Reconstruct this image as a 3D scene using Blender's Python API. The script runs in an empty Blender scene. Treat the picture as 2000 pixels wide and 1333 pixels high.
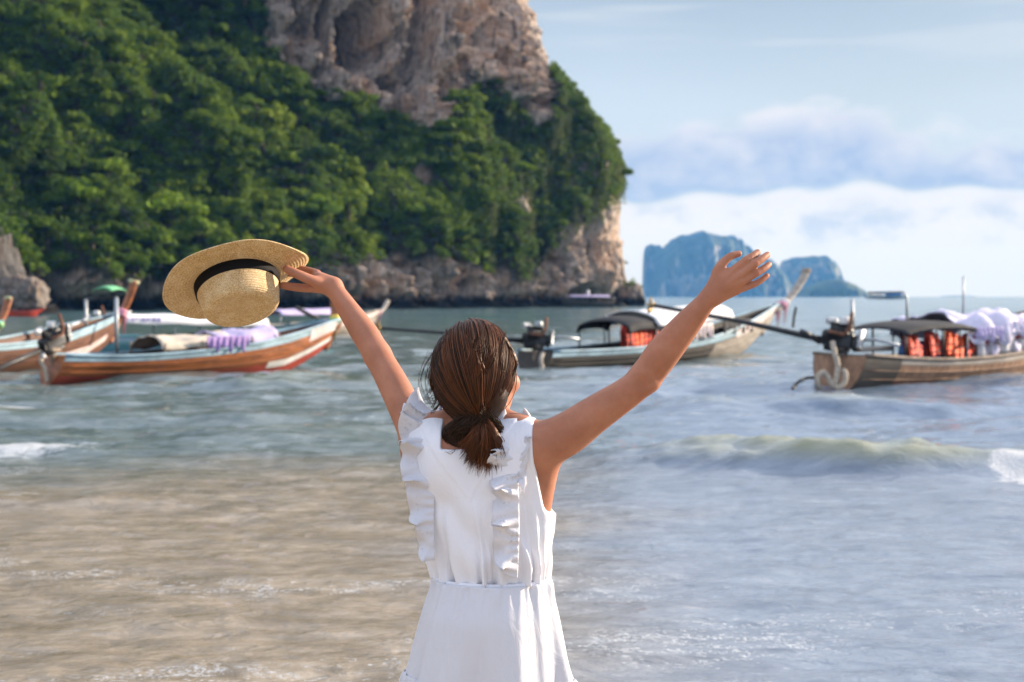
import bpy, math, random
import numpy as np
from mathutils import Vector, Matrix

random.seed(7)
RNG = np.random.default_rng(11)
scene = bpy.context.scene
COL = scene.collection
R = math.radians

# ------------------------------------------------------------------ camera
CAM_H = 1.66
FPX = 2778.0                     # focal length in photograph pixels (50 mm on 36 mm)
cam_data = bpy.data.cameras.new('camera')
cam_data.lens = 50.0
cam_data.sensor_width = 36.0
cam_data.shift_y = -0.04375
cam_data.clip_start = 0.05
cam_data.clip_end = 20000
cam_data.dof.use_dof = True
cam_data.dof.focus_distance = 3.58
cam_data.dof.aperture_fstop = 4.6
cam = bpy.data.objects.new('camera', cam_data)
cam.location = (0, 0, CAM_H)
cam.rotation_euler = (R(90), 0, 0)
COL.objects.link(cam)
scene.camera = cam

# ------------------------------------------------------------------ view / render
scene.render.engine = 'CYCLES'
scene.view_settings.view_transform = 'Standard'
scene.view_settings.look = 'None'
scene.view_settings.exposure = 1.0
scene.view_settings.gamma = 1.0
scene.view_settings.use_curve_mapping = False
scene.cycles.use_denoising = True
scene.cycles.max_bounces = 7
scene.cycles.diffuse_bounces = 3
scene.cycles.glossy_bounces = 3
scene.cycles.transmission_bounces = 3
scene.cycles.volume_bounces = 0
scene.cycles.transparent_max_bounces = 8
scene.cycles.caustics_reflective = False
scene.cycles.caustics_refractive = False
scene.cycles.sample_clamp_indirect = 6.0

# ------------------------------------------------------------------ sun
SUN_AZ, SUN_EL = 67.0, 18.0      # azimuth clockwise from +Y (view direction), elevation
sv = Vector((math.sin(R(SUN_AZ)) * math.cos(R(SUN_EL)), math.cos(R(SUN_AZ)) * math.cos(R(SUN_EL)), math.sin(R(SUN_EL))))
sun_data = bpy.data.lights.new('sun', 'SUN')
sun_data.energy = 5.0
sun_data.angle = R(0.6)
sun_data.color = (1.0, 0.86, 0.70)
sun = bpy.data.objects.new('sun', sun_data)
sun.rotation_euler = sv.to_track_quat('Z', 'Y').to_euler()
sun.location = sv * 60
COL.objects.link(sun)


# ------------------------------------------------------------------ node helper
class NT:
    """Tiny helper that writes shader node trees as expressions."""
    def __init__(s, tree):
        s.t = tree
        s.n = tree.nodes
        s.l = tree.links

    def put(s, sock, v):
        if v is None:
            return
        if hasattr(v, 'links') and hasattr(v, 'is_output'):
            s.l.new(v, sock)
        else:
            if hasattr(sock, 'default_value'):
                dv = sock.default_value
                if hasattr(dv, '__len__') and not hasattr(v, '__len__'):
                    v = [v] * len(dv)
                if hasattr(dv, '__len__') and len(dv) == 4 and len(v) == 3:
                    v = tuple(v) + (1.0,)
                sock.default_value = v

    def node(s, typ, ins=None, **props):
        nd = s.n.new(typ)
        for k, v in props.items():
            setattr(nd, k, v)
        for k, v in (ins or {}).items():
            s.put(nd.inputs[k], v)
        return nd

    def m(s, op, a, b=None, c=None, clamp=False):
        nd = s.n.new('ShaderNodeMath')
        nd.operation = op
        nd.use_clamp = clamp
        s.put(nd.inputs[0], a)
        s.put(nd.inputs[1], b)
        s.put(nd.inputs[2], c)
        return nd.outputs[0]

    def ss(s, x, lo, hi, a=0.0, b=1.0):
        nd = s.n.new('ShaderNodeMapRange')
        nd.interpolation_type = 'SMOOTHSTEP'
        s.put(nd.inputs[0], x); s.put(nd.inputs[1], lo); s.put(nd.inputs[2], hi)
        s.put(nd.inputs[3], a); s.put(nd.inputs[4], b)
        return nd.outputs[0]

    def lin(s, x, lo, hi, a=0.0, b=1.0):
        nd = s.n.new('ShaderNodeMapRange')
        s.put(nd.inputs[0], x); s.put(nd.inputs[1], lo); s.put(nd.inputs[2], hi)
        s.put(nd.inputs[3], a); s.put(nd.inputs[4], b)
        return nd.outputs[0]

    def mix(s, f, a, b, blend='MIX'):
        nd = s.n.new('ShaderNodeMix')
        nd.data_type = 'RGBA'
        nd.blend_type = blend
        nd.clamp_factor = True
        s.put(nd.inputs[0], f); s.put(nd.inputs[6], a); s.put(nd.inputs[7], b)
        return nd.outputs[2]

    def noise(s, vec, scale=5.0, detail=4.0, rough=0.55, dist=0.0, col=False):
        nd = s.n.new('ShaderNodeTexNoise')
        s.put(nd.inputs['Vector'], vec)
        s.put(nd.inputs['Scale'], scale); s.put(nd.inputs['Detail'], detail)
        s.put(nd.inputs['Roughness'], rough); s.put(nd.inputs['Distortion'], dist)
        return nd.outputs['Color'] if col else nd.outputs[0]

    def voro(s, vec, scale=5.0, feature='F1', out='Distance', rand=1.0):
        nd = s.n.new('ShaderNodeTexVoronoi')
        nd.feature = feature
        s.put(nd.inputs['Vector'], vec); s.put(nd.inputs['Scale'], scale)
        s.put(nd.inputs['Randomness'], rand)
        return nd.outputs[out]

    def vscale(s, vec, sc):
        nd = s.n.new('ShaderNodeVectorMath')
        nd.operation = 'MULTIPLY'
        s.put(nd.inputs[0], vec); s.put(nd.inputs[1], sc)
        return nd.outputs[0]

    def vadd(s, vec, sc):
        nd = s.n.new('ShaderNodeVectorMath')
        nd.operation = 'ADD'
        s.put(nd.inputs[0], vec); s.put(nd.inputs[1], sc)
        return nd.outputs[0]

    def sep(s, vec):
        nd = s.n.new('ShaderNodeSeparateXYZ')
        s.put(nd.inputs[0], vec)
        return nd.outputs

    def comb(s, x, y, z):
        nd = s.n.new('ShaderNodeCombineXYZ')
        s.put(nd.inputs[0], x); s.put(nd.inputs[1], y); s.put(nd.inputs[2], z)
        return nd.outputs[0]

    def bump(s, h, strength=0.3, dist=0.01, normal=None):
        nd = s.n.new('ShaderNodeBump')
        s.put(nd.inputs['Strength'], strength); s.put(nd.inputs['Distance'], dist)
        s.put(nd.inputs['Height'], h)
        if normal is not None:
            s.put(nd.inputs['Normal'], normal)
        return nd.outputs[0]

    def coord(s, which='Object'):
        return s.n.new('ShaderNodeTexCoord').outputs[which]

    def attr(s, name, out='Fac'):
        nd = s.n.new('ShaderNodeAttribute')
        nd.attribute_name = name
        return nd.outputs[out]

    def pos(s):
        return s.n.new('ShaderNodeNewGeometry').outputs['Position']


# ------------------------------------------------------------------ world: sky with cloud banks all round the horizon
world = bpy.data.worlds.new('World')
scene.world = world
world.use_nodes = True
wt = NT(world.node_tree)
wt.n.clear()
dirv = wt.coord('Generated')
dx, dy, dz = wt.sep(dirv)
elev = wt.m('MULTIPLY', wt.m('ARCSINE', dz), 57.2958)
sky = wt.node('ShaderNodeTexSky', sky_type='NISHITA', sun_disc=False, sun_elevation=R(SUN_EL), sun_rotation=R(SUN_AZ), air_density=1.0, dust_density=1.5, ozone_density=1.0)
skyc = wt.vscale(sky.outputs[0], (0.10, 0.10, 0.10))
# thin high veil that pales the blue, strongest low down
veil = wt.noise(wt.vscale(dirv, (3.0, 3.0, 9.0)), 1.0, 2, 0.55)
veilf = wt.m('MULTIPLY', wt.lin(elev, 8, 60, 0.88, 0.45), wt.lin(veil, 0.3, 0.7, 0.75, 1.15), clamp=True)
veilc = wt.mix(wt.lin(elev, 7.5, 13.0), (0.58, 0.69, 0.82), (0.41, 0.51, 0.65))
veilc = wt.mix(wt.ss(elev, 13.0, 26.0), veilc, (0.68, 0.90, 1.38))
c0 = wt.mix(veilf, skyc, veilc)
# scattered bright clouds higher up
hn = wt.noise(wt.vscale(dirv, (2.4, 2.4, 5.0)), 1.0, 4, 0.55)
hmask = wt.m('MULTIPLY', wt.ss(hn, 0.42, 0.58), wt.ss(elev, 13.0, 24.0))
hcol = wt.mix(wt.ss(hn, 0.5, 0.75), (1.36, 1.44, 1.62), (0.80, 0.93, 1.22))
c1 = wt.mix(hmask, c0, hcol)
# thin streaks at about eleven degrees
stn = wt.noise(wt.vscale(dirv, (5.0, 5.0, 60.0)), 1.0, 2, 0.5)
stm = wt.m('MULTIPLY', wt.ss(stn, 0.52, 0.72), wt.ss(elev, 8.0, 9.5))
c1 = wt.mix(wt.m('MULTIPLY', stm, 0.45), c1, (0.66, 0.71, 0.77))
# the cloud bank: flat bluish base, billowing pale tops
nb = wt.noise(wt.vadd(wt.vscale(dirv, (7.0, 7.0, 4.0)), (3.1, 0.4, 2.0)), 1.0, 1, 0.5)
np_ = wt.noise(wt.vadd(wt.vscale(dirv, (26.0, 26.0, 40.0)), (1.2, 7.7, 0.3)), 1.0, 5, 0.56)
top = wt.m('ADD', wt.m('ADD', 7.6, wt.m('MULTIPLY', wt.m('SUBTRACT', nb, 0.5), 9.0)), wt.m('MULTIPLY', wt.m('SUBTRACT', np_, 0.5), 4.8))
base = wt.m('ADD', 4.0, wt.m('MULTIPLY', wt.m('SUBTRACT', wt.noise(wt.vscale(dirv, (14., 14., 8.)), 1.0, 1, 0.5), 0.5), 2.2))
bm = wt.m('MULTIPLY', wt.ss(wt.m('SUBTRACT', top, elev), -0.15, 1.1), wt.ss(wt.m('SUBTRACT', elev, base), -0.18, 0.22))
hgt = wt.lin(wt.m('SUBTRACT', elev, base), 0.0, 3.4)
shade = wt.m('ADD', wt.m('MULTIPLY', hgt, 0.75), wt.m('MULTIPLY', wt.m('SUBTRACT', np_, 0.5), 2.0), clamp=True)
edge = wt.ss(wt.m('SUBTRACT', top, elev), 1.3, 0.0)
shade = wt.m('ADD', shade, wt.m('MULTIPLY', edge, 0.45), clamp=True)
bcol = wt.mix(shade, (0.36, 0.47, 0.71), (0.74, 0.76, 0.84))
c2 = wt.mix(wt.m('MULTIPLY', bm, 0.93), c1, bcol)
# bright clear strip of sunlit cumulus below the bank
lown = np_
lowf = wt.m('MULTIPLY', wt.ss(lown, 0.42, 0.62), wt.m('MULTIPLY', wt.ss(elev, 1.5, 2.6), wt.ss(elev, 4.2, 3.0)))
lowc = wt.mix(lowf, wt.mix(wt.ss(elev, 0.5, 3.0), (0.73, 0.765, 0.86), (0.78, 0.80, 0.87)), (0.54, 0.61, 0.77))
lowm = wt.ss(wt.m('SUBTRACT', base, elev), -0.10, 0.25)
c3 = wt.mix(lowm, c2, lowc)
bg = wt.node('ShaderNodeBackground', {'Color': c3, 'Strength': 0.56})
world.cycles.sampling_method = 'MANUAL'
world.cycles.sample_map_resolution = 256
wo = wt.node('ShaderNodeOutputWorld')
wt.l.new(bg.outputs[0], wo.inputs[0])

# ------------------------------------------------------------------ geometry helpers
def P(px, py, d):
    """World point seen at photograph pixel (px, py) at distance d along the view axis."""
    return np.array([(px - 1000.0) / FPX * d, d, CAM_H - (py - 579.0) / FPX * d])


def tag(o, label=None, cat=None, group=None, kind=None):
    if label: o['label'] = label
    if cat: o['category'] = cat
    if group: o['group'] = group
    if kind: o['kind'] = kind
    return o


def empty(name, loc=(0, 0, 0), rz=0.0):
    o = bpy.data.objects.new(name, None)
    o.location = loc
    o.rotation_euler = (0, 0, rz)
    o.empty_display_size = 0.2
    COL.objects.link(o)
    return o


def mesh_data(name, v, f, mat=None, smooth=True):
    me = bpy.data.meshes.new(name)
    v = np.asarray(v, dtype=np.float32).reshape(-1, 3)
    if isinstance(f, np.ndarray):
        k = f.shape[1]
        me.vertices.add(len(v)); me.vertices.foreach_set('co', v.ravel())
        me.loops.add(f.size); me.loops.foreach_set('vertex_index', f.astype(np.int32).ravel())
        me.polygons.add(len(f))
        me.polygons.foreach_set('loop_start', np.arange(0, f.size, k, dtype=np.int32))
        me.polygons.foreach_set('loop_total', np.full(len(f), k, dtype=np.int32))
        me.update(calc_edges=True)
        me.validate()
    else:
        me.from_pydata(v.tolist(), [], [tuple(q) for q in f])
        me.update()
    if smooth:
        me.polygons.foreach_set('use_smooth', np.ones(len(me.polygons), dtype=bool))
    if mat is not None:
        me.materials.append(mat)
    return me


def obj(name, v, f, mat, parent=None, smooth=True):
    o = bpy.data.objects.new(name, mesh_data(name, v, f, mat, smooth))
    COL.objects.link(o)
    if parent is not None:
        o.parent = parent
    return o


def fattr(o, name, vals):
    a = o.data.attributes.new(name, 'FLOAT', 'POINT')
    a.data.foreach_set('value', np.asarray(vals, dtype=np.float32))


class MB:
    """Mesh builder: collects shapes that belong to ONE part."""
    def __init__(s):
        s.v = []; s.f = []; s.n = 0

    def add(s, v, f):
        v = np.asarray(v, float).reshape(-1, 3)
        s.v.append(v)
        s.f += [tuple(int(i) + s.n for i in q) for q in f]
        s.n += len(v)
        return s

    def box(s, c, size, rot=None, bev=0.0):
        sx, sy, sz = [q / 2 for q in size]
        b = min(bev, sx * .9, sy * .9, sz * .9)
        if b <= 0:
            v = np.array([(x, y, z) for x in (-sx, sx) for y in (-sy, sy) for z in (-sz, sz)])
            f = [(0, 1, 3, 2), (4, 6, 7, 5), (0, 4, 5, 1), (2, 3, 7, 6), (0, 2, 6, 4), (1, 5, 7, 3)]
        else:
            v = []; f = []
            idx = {}
            for a, (x, y, z) in enumerate([(x, y, z) for x in (-1, 1) for y in (-1, 1) for z in (-1, 1)]):
                for ax in range(3):
                    p = [x * (sx - b), y * (sy - b), z * (sz - b)]
                    p[ax] = (x, y, z)[ax] * (sx, sy, sz)[ax]
                    idx[(x, y, z, ax)] = len(v); v.append(p)
            v = np.array(v)
            def quad(keys): f.append(tuple(idx[k] for k in keys))
            for sg in (-1, 1):
                quad([(sg, -1, -1, 0), (sg, 1, -1, 0), (sg, 1, 1, 0), (sg, -1, 1, 0)][::sg])
                quad([(-1, sg, -1, 1), (1, sg, -1, 1), (1, sg, 1, 1), (-1, sg, 1, 1)][::-sg])
                quad([(-1, -1, sg, 2), (1, -1, sg, 2), (1, 1, sg, 2), (-1, 1, sg, 2)][::sg])
            for a in (-1, 1):
                for c2 in (-1, 1):
                    quad([(-1, a, c2, 1), (1, a, c2, 1), (1, a, c2, 2), (-1, a, c2, 2)])
                    quad([(a, -1, c2, 0), (a, 1, c2, 0), (a, 1, c2, 2), (a, -1, c2, 2)])
                    quad([(a, c2, -1, 0), (a, c2, 1, 0), (a, c2, 1, 1), (a, c2, -1, 1)])
            for x in (-1, 1):
                for y in (-1, 1):
                    for z in (-1, 1):
                        f.append((idx[(x, y, z, 0)], idx[(x, y, z, 1)], idx[(x, y, z, 2)]))
        if rot is not None:
            v = v @ np.array(rot).T
        return s.add(v + np.asarray(c, float), f)

    def tube(s, pts, rad, n=8, cap=True, flat=None):
        pts = np.asarray(pts, float)
        k = len(pts)
        rad = np.full(k, rad, float) if np.isscalar(rad) else np.asarray(rad, float)
        t = np.gradient(pts, axis=0)
        t /= np.linalg.norm(t, axis=1)[:, None] + 1e-9
        up = np.array([0, 0, 1.0]) if abs(t[0][2]) < 0.9 else np.array([1.0, 0, 0])
        a = np.cross(t[0], up); a /= np.linalg.norm(a)
        V = []
        for i in range(k):
            a = a - t[i] * np.dot(a, t[i]); a /= np.linalg.norm(a) + 1e-9
            b = np.cross(t[i], a)
            an = np.arange(n) * 2 * np.pi / n
            fb = 1.0 if flat is None else flat
            V.append(pts[i] + rad[i] * (np.cos(an)[:, None] * a + fb * np.sin(an)[:, None] * b))
        V = np.concatenate(V)
        F = [(i * n + j, i * n + (j + 1) % n, (i + 1) * n + (j + 1) % n, (i + 1) * n + j) for i in range(k - 1) for j in range(n)]
        if cap:
            F.append(tuple(range(n))[::-1]); F.append(tuple((k - 1) * n + j for j in range(n)))
        return s.add(V, F)

    def lathe(s, prof, n=24, c=(0, 0, 0), M=None):
        prof = np.asarray(prof, float)
        k = len(prof)
        an = np.arange(n) * 2 * np.pi / n
        V = np.stack([prof[:, 0][:, None] * np.cos(an), prof[:, 0][:, None] * np.sin(an), np.repeat(prof[:, 1][:, None], n, 1)], -1).reshape(-1, 3)
        F = [(i * n + j, i * n + (j + 1) % n, (i + 1) * n + (j + 1) % n, (i + 1) * n + j) for i in range(k - 1) for j in range(n)]
        if M is not None:
            V = V @ np.array(M).T
        return s.add(V + np.asarray(c, float), F)

    def grid(s, V):
        V = np.asarray(V, float)
        a, b = V.shape[:2]
        return s.add(V.reshape(-1, 3), [(i * b + j, i * b + j + 1, (i + 1) * b + j + 1, (i + 1) * b + j) for i in range(a - 1) for j in range(b - 1)])

    def build(s, name, mat, parent=None, smooth=True):
        return obj(name, np.concatenate(s.v), s.f, mat, parent, smooth)


def grid_faces(a, b, wrap=False):
    i = np.arange(a - 1)[:, None]
    jn = b if wrap else b - 1
    j = np.arange(jn)[None, :]
    j2 = (j + 1) % b
    return np.stack([i * b + j, i * b + j2, (i + 1) * b + j2, (i + 1) * b + j], -1).reshape(-1, 4)


def solidify(o, t, offset=0.0):
    m = o.modifiers.new('thickness', 'SOLIDIFY')
    m.thickness = t
    m.offset = offset


def copy_tree(o, parent=None):
    c = o.copy()
    COL.objects.link(c)
    c.parent = parent
    for ch in list(o.children):
        copy_tree(ch, c)
    return c


# ------------------------------------------------------------------ numpy noise
def _h(ix, iy, iz):
    n = (ix * 73856093) ^ (iy * 19349663) ^ (iz * 83492791)
    n = n & 0x7fffffff
    n = (n * 1103515245 + 12345) & 0x7fffffff
    n = n ^ (n >> 15)
    n = (n * 2654435761) & 0x7fffffff
    return (n >> 8) & 15


_G = np.array([(1, 1, 0), (-1, 1, 0), (1, -1, 0), (-1, -1, 0), (1, 0, 1), (-1, 0, 1), (1, 0, -1), (-1, 0, -1), (0, 1, 1), (0, -1, 1), (0, 1, -1), (0, -1, -1), (1, 1, 0), (-1, 1, 0), (0, -1, 1), (0, -1, -1)], float)


def perlin(x, y, z):
    x, y, z = np.broadcast_arrays(np.asarray(x, float), np.asarray(y, float), np.asarray(z, float))
    ix, iy, iz = [np.floor(q).astype(np.int64) for q in (x, y, z)]
    fx, fy, fz = x - ix, y - iy, z - iz
    u, v, w = [q * q * q * (q * (q * 6 - 15) + 10) for q in (fx, fy, fz)]
    def g(a, b, c):
        gr = _G[_h(ix + a, iy + b, iz + c)]
        return gr[..., 0] * (fx - a) + gr[..., 1] * (fy - b) + gr[..., 2] * (fz - c)
    l = lambda t, a, b: a + t * (b - a)
    return l(w, l(v, l(u, g(0, 0, 0), g(1, 0, 0)), l(u, g(0, 1, 0), g(1, 1, 0))), l(v, l(u, g(0, 0, 1), g(1, 0, 1)), l(u, g(0, 1, 1), g(1, 1, 1))))


def fbm(x, y, z, oct=4, gain=0.5, ridged=False):
    s = 0.0; a = 1.0; fq = 1.0
    for k in range(oct):
        n = perlin(np.asarray(x) * fq + 17.3 * k, np.asarray(y) * fq + 5.1 * k, np.asarray(z) * fq - 9.7 * k)
        if ridged:
            n = 0.5 - 2 * np.abs(n)
        s = s + a * n
        a *= gain; fq *= 2.03
    return s


def sstep(x, a, b):
    t = np.clip((x - a) / (b - a), 0, 1)
    return t * t * (3 - 2 * t)


def in_poly(px, py, poly):
    poly = np.asarray(poly, float)
    inside = np.zeros(np.shape(px), bool)
    j = len(poly) - 1
    for i in range(len(poly)):
        xi, yi = poly[i]; xj, yj = poly[j]
        c = ((yi > py) != (yj > py)) & (px < (xj - xi) * (py - yi) / (yj - yi + 1e-12) + xi)
        inside ^= c
        j = i
    return inside


# ------------------------------------------------------------------ implicit surfaces (for the body)
class SDF:
    def __init__(s, lo, hi, h):
        s.h = h; s.lo = np.asarray(lo, float)
        s.dim = np.ceil((np.asarray(hi, float) - s.lo) / h).astype(int) + 1
        s.F = np.full(s.dim, 0.06, np.float32)
        s.ax = [s.lo[i] + h * np.arange(s.dim[i]) for i in range(3)]

    def region(s, lo, hi):
        a = np.maximum(np.floor((np.asarray(lo) - s.lo) / s.h).astype(int), 0)
        b = np.minimum(np.ceil((np.asarray(hi) - s.lo) / s.h).astype(int) + 1, s.dim)
        sl = tuple(slice(a[i], max(b[i], a[i])) for i in range(3))
        X, Y, Z = np.meshgrid(s.ax[0][sl[0]], s.ax[1][sl[1]], s.ax[2][sl[2]], indexing='ij', sparse=True)
        return sl, X, Y, Z

    def union(s, sl, d, k):
        a = s.F[sl]
        if k > 0:
            hh = np.clip(0.5 + 0.5 * (a - d) / k, 0, 1)
            s.F[sl] = a + (d - a) * hh - k * hh * (1 - hh)
        else:
            s.F[sl] = np.minimum(a, d)

    def cone(s, a, b, ra, rb, k=0.01, sc=None):
        """tapered capsule; sc = (axis, factor) flattens its section along an axis"""
        a = np.asarray(a, float); b = np.asarray(b, float)
        m = max(ra, rb) * (max(1.0, 1.0 if sc is None else sc[1])) + k + 3 * s.h + 0.01
        sl, X, Y, Z = s.region(np.minimum(a, b) - m, np.maximum(a, b) + m)
        ab = b - a; L = float(ab @ ab) + 1e-12
        px, py, pz = X - a[0], Y - a[1], Z - a[2]
        t = np.clip((px * ab[0] + py * ab[1] + pz * ab[2]) / L, 0, 1)
        qx, qy, qz = px - t * ab[0], py - t * ab[1], pz - t * ab[2]
        if sc is not None:
            n = np.asarray(sc[0], float); n = n / np.linalg.norm(n)
            c = qx * n[0] + qy * n[1] + qz * n[2]
            g = c * (1.0 / sc[1] - 1)
            qx, qy, qz = qx + g * n[0], qy + g * n[1], qz + g * n[2]
        d = np.sqrt(qx * qx + qy * qy + qz * qz) - (ra + (rb - ra) * t)
        s.union(sl, d.astype(np.float32), k)

    def chain(s, pts, rads, k=0.01, sc=None, n=6):
        """smooth tapered limb through the points: one primitive, no swelling at the joints"""
        p = np.asarray(pts, float); r = np.asarray(rads, float)[:, None]
        q = np.concatenate([p, r], 1)
        u = np.linspace(0, len(p) - 1, n * (len(p) - 1) + 1)
        i = np.clip(u.astype(int), 0, len(p) - 2); f = (u - i)[:, None]
        e = np.concatenate([[2 * q[0] - q[1]], q, [2 * q[-1] - q[-2]]])
        a, b, c, d = e[i], e[i + 1], e[i + 2], e[i + 3]
        w = .5 * (2 * b + (c - a) * f + (2 * a - 5 * b + 4 * c - d) * f ** 2 + (3 * b - a - 3 * c + d) * f ** 3)
        m = w[:, 3].max() + k + 3 * s.h + .01
        sl, X, Y, Z = s.region(w[:, :3].min(0) - m, w[:, :3].max(0) + m)
        best = None
        for j in range(len(w) - 1):
            A, B = w[j, :3], w[j + 1, :3]
            ab = B - A; L = float(ab @ ab) + 1e-12
            px, py, pz = X - A[0], Y - A[1], Z - A[2]
            t = np.clip((px * ab[0] + py * ab[1] + pz * ab[2]) / L, 0, 1)
            dd = np.sqrt((px - t * ab[0]) ** 2 + (py - t * ab[1]) ** 2 + (pz - t * ab[2]) ** 2) - (w[j, 3] + (w[j + 1, 3] - w[j, 3]) * t)
            best = dd if best is None else np.minimum(best, dd)
        s.union(sl, best.astype(np.float32), k)

    def ell(s, c, r, k=0.01, M=None, sub=False):
        """ellipsoid with axes r in the frame M (rows = axes)"""
        c = np.asarray(c, float); r = np.asarray(r, float)
        M = np.eye(3) if M is None else np.asarray(M, float)
        m = np.sqrt(((M * r[:, None]) ** 2).sum(0)) + k + 3 * s.h + 0.01
        sl, X, Y, Z = s.region(c - m, c + m)
        px, py, pz = X - c[0], Y - c[1], Z - c[2]
        q = [px * M[i, 0] + py * M[i, 1] + pz * M[i, 2] for i in range(3)]
        k0 = np.sqrt(sum((q[i] / r[i]) ** 2 for i in range(3))) + 1e-9
        k1 = np.sqrt(sum((q[i] / r[i] ** 2) ** 2 for i in range(3))) + 1e-9
        d = (k0 * (k0 - 1) / k1).astype(np.float32)
        if sub:
            a = s.F[sl]
            hh = np.clip(0.5 - 0.5 * (a + d) / max(k, 1e-6), 0, 1)
            s.F[sl] = a + (-d - a) * hh + k * hh * (1 - hh)
        else:
            s.union(sl, d, k)

    def mesh(s):
        F = s.F
        ins = F < 0
        nx, ny, nz = F.shape
        cnt = np.zeros((nx - 1, ny - 1, nz - 1), np.uint8)
        for a in (0, 1):
            for b in (0, 1):
                for c in (0, 1):
                    cnt += ins[a:nx - 1 + a, b:ny - 1 + b, c:nz - 1 + c]
        act = (cnt > 0) & (cnt < 8)
        I = np.argwhere(act)
        flat = (I[:, 0] * ny + I[:, 1]) * nz + I[:, 2]
        cor = [(a, b, c) for a in (0, 1) for b in (0, 1) for c in (0, 1)]
        val = np.stack([F[I[:, 0] + a, I[:, 1] + b, I[:, 2] + c] for a, b, c in cor], 1)
        acc = np.zeros((len(I), 3)); num = np.zeros(len(I))
        for i in range(8):
            for j in range(i + 1, 8):
                if sum(abs(cor[i][q] - cor[j][q]) for q in range(3)) != 1:
                    continue
                v0, v1 = val[:, i], val[:, j]
                m = (v0 < 0) != (v1 < 0)
                t = np.where(m, v0 / np.where(m, v0 - v1, 1), 0)
                p = np.array(cor[i])[None] + t[:, None] * (np.array(cor[j]) - np.array(cor[i]))[None]
                acc += np.where(m[:, None], p, 0); num += m
        V = s.lo + s.h * (I + acc / num[:, None])
        faces = []
        st = (ny * nz, nz, 1)
        for ax in range(3):
            sl0 = [slice(1, None)] * 3; sl1 = [slice(1, None)] * 3
            sl0[ax] = slice(0, -1); sl1[ax] = slice(1, None)
            for q in range(3):
                if q != ax:
                    sl0[q] = slice(1, F.shape[q] - 1); sl1[q] = slice(1, F.shape[q] - 1)
            A = ins[tuple(sl0)]; B = ins[tuple(sl1)]
            E = np.argwhere(A != B)
            if len(E) == 0:
                continue
            fl = A[tuple(E.T)]
            o = [1, 1, 1]; o[ax] = 0
            E = E + np.array(o)
            base = (E[:, 0] * ny + E[:, 1]) * nz + E[:, 2]
            u, w = (ax + 1) % 3, (ax + 2) % 3
            q = np.stack([base - st[u] - st[w], base - st[w], base, base - st[u]], 1)
            q = np.searchsorted(flat, q)
            q[~fl] = q[~fl][:, ::-1]
            faces.append(q)
        return V, np.concatenate(faces)


# ------------------------------------------------------------------ materials
def mat(name):
    m = bpy.data.materials.new(name)
    m.use_nodes = True
    t = NT(m.node_tree)
    t.n.clear()
    out = t.node('ShaderNodeOutputMaterial')
    return m, t, out


def principled(t, out, color, rough=0.6, normal=None, **kw):
    ins = {'Base Color': color, 'Roughness': rough}
    ins.update(kw)
    b = t.node('ShaderNodeBsdfPrincipled', ins)
    if normal is not None:
        t.l.new(normal, b.inputs['Normal'])
    t.l.new(b.outputs[0], out.inputs[0])
    return b


_paint = {}


def paint(name, col, rough=0.5, var=0.35, scale=6.0, stretch=(1, 1, 1), metallic=0.0, bump=0.15, spec=0.4):
    """Worn, grimy paint / plastic / wood: base colour broken by two noises."""
    if name in _paint:
        return _paint[name]
    m, t, out = mat(name)
    v = t.vscale(t.coord('Object'), stretch)
    n1 = t.noise(v, scale, 6, 0.6)
    n2 = t.noise(v, scale * 5.3, 4, 0.6)
    f = t.m('ADD', t.m('MULTIPLY', t.ss(n1, 0.35, 0.7), 0.65), t.m('MULTIPLY', t.ss(n2, 0.4, 0.7), 0.35))
    c = np.array(col)
    dark = tuple(np.clip(c * (1 - var), 0, 1)); lite = tuple(np.clip(c * (1 + var * 0.6) + 0.01, 0, 1))
    col2 = t.mix(f, dark, lite)
    n0 = t.noise(t.coord('Object'), scale * .35, 6, 0.68, 0.6)
    col2 = t.mix(t.m('MULTIPLY', t.ss(n0, .50, .68), .42), col2, tuple(np.clip(c * .45 + .012, 0, 1)))
    n5 = t.noise(v, scale * 2.2, 7, 0.72)
    col2 = t.mix(t.m('MULTIPLY', t.ss(n5, .60, .68), .30), col2, tuple(np.clip(c * .55 + .14, 0, 1)))
    principled(t, out, col2, t.lin(n2, 0.3, 0.7, rough - 0.1, min(rough + 0.15, 1)), t.bump(t.m('ADD', n1, n2), bump, 0.01), **{'Metallic': metallic, 'Specular IOR Level': spec})
    _paint[name] = m
    return m

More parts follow.
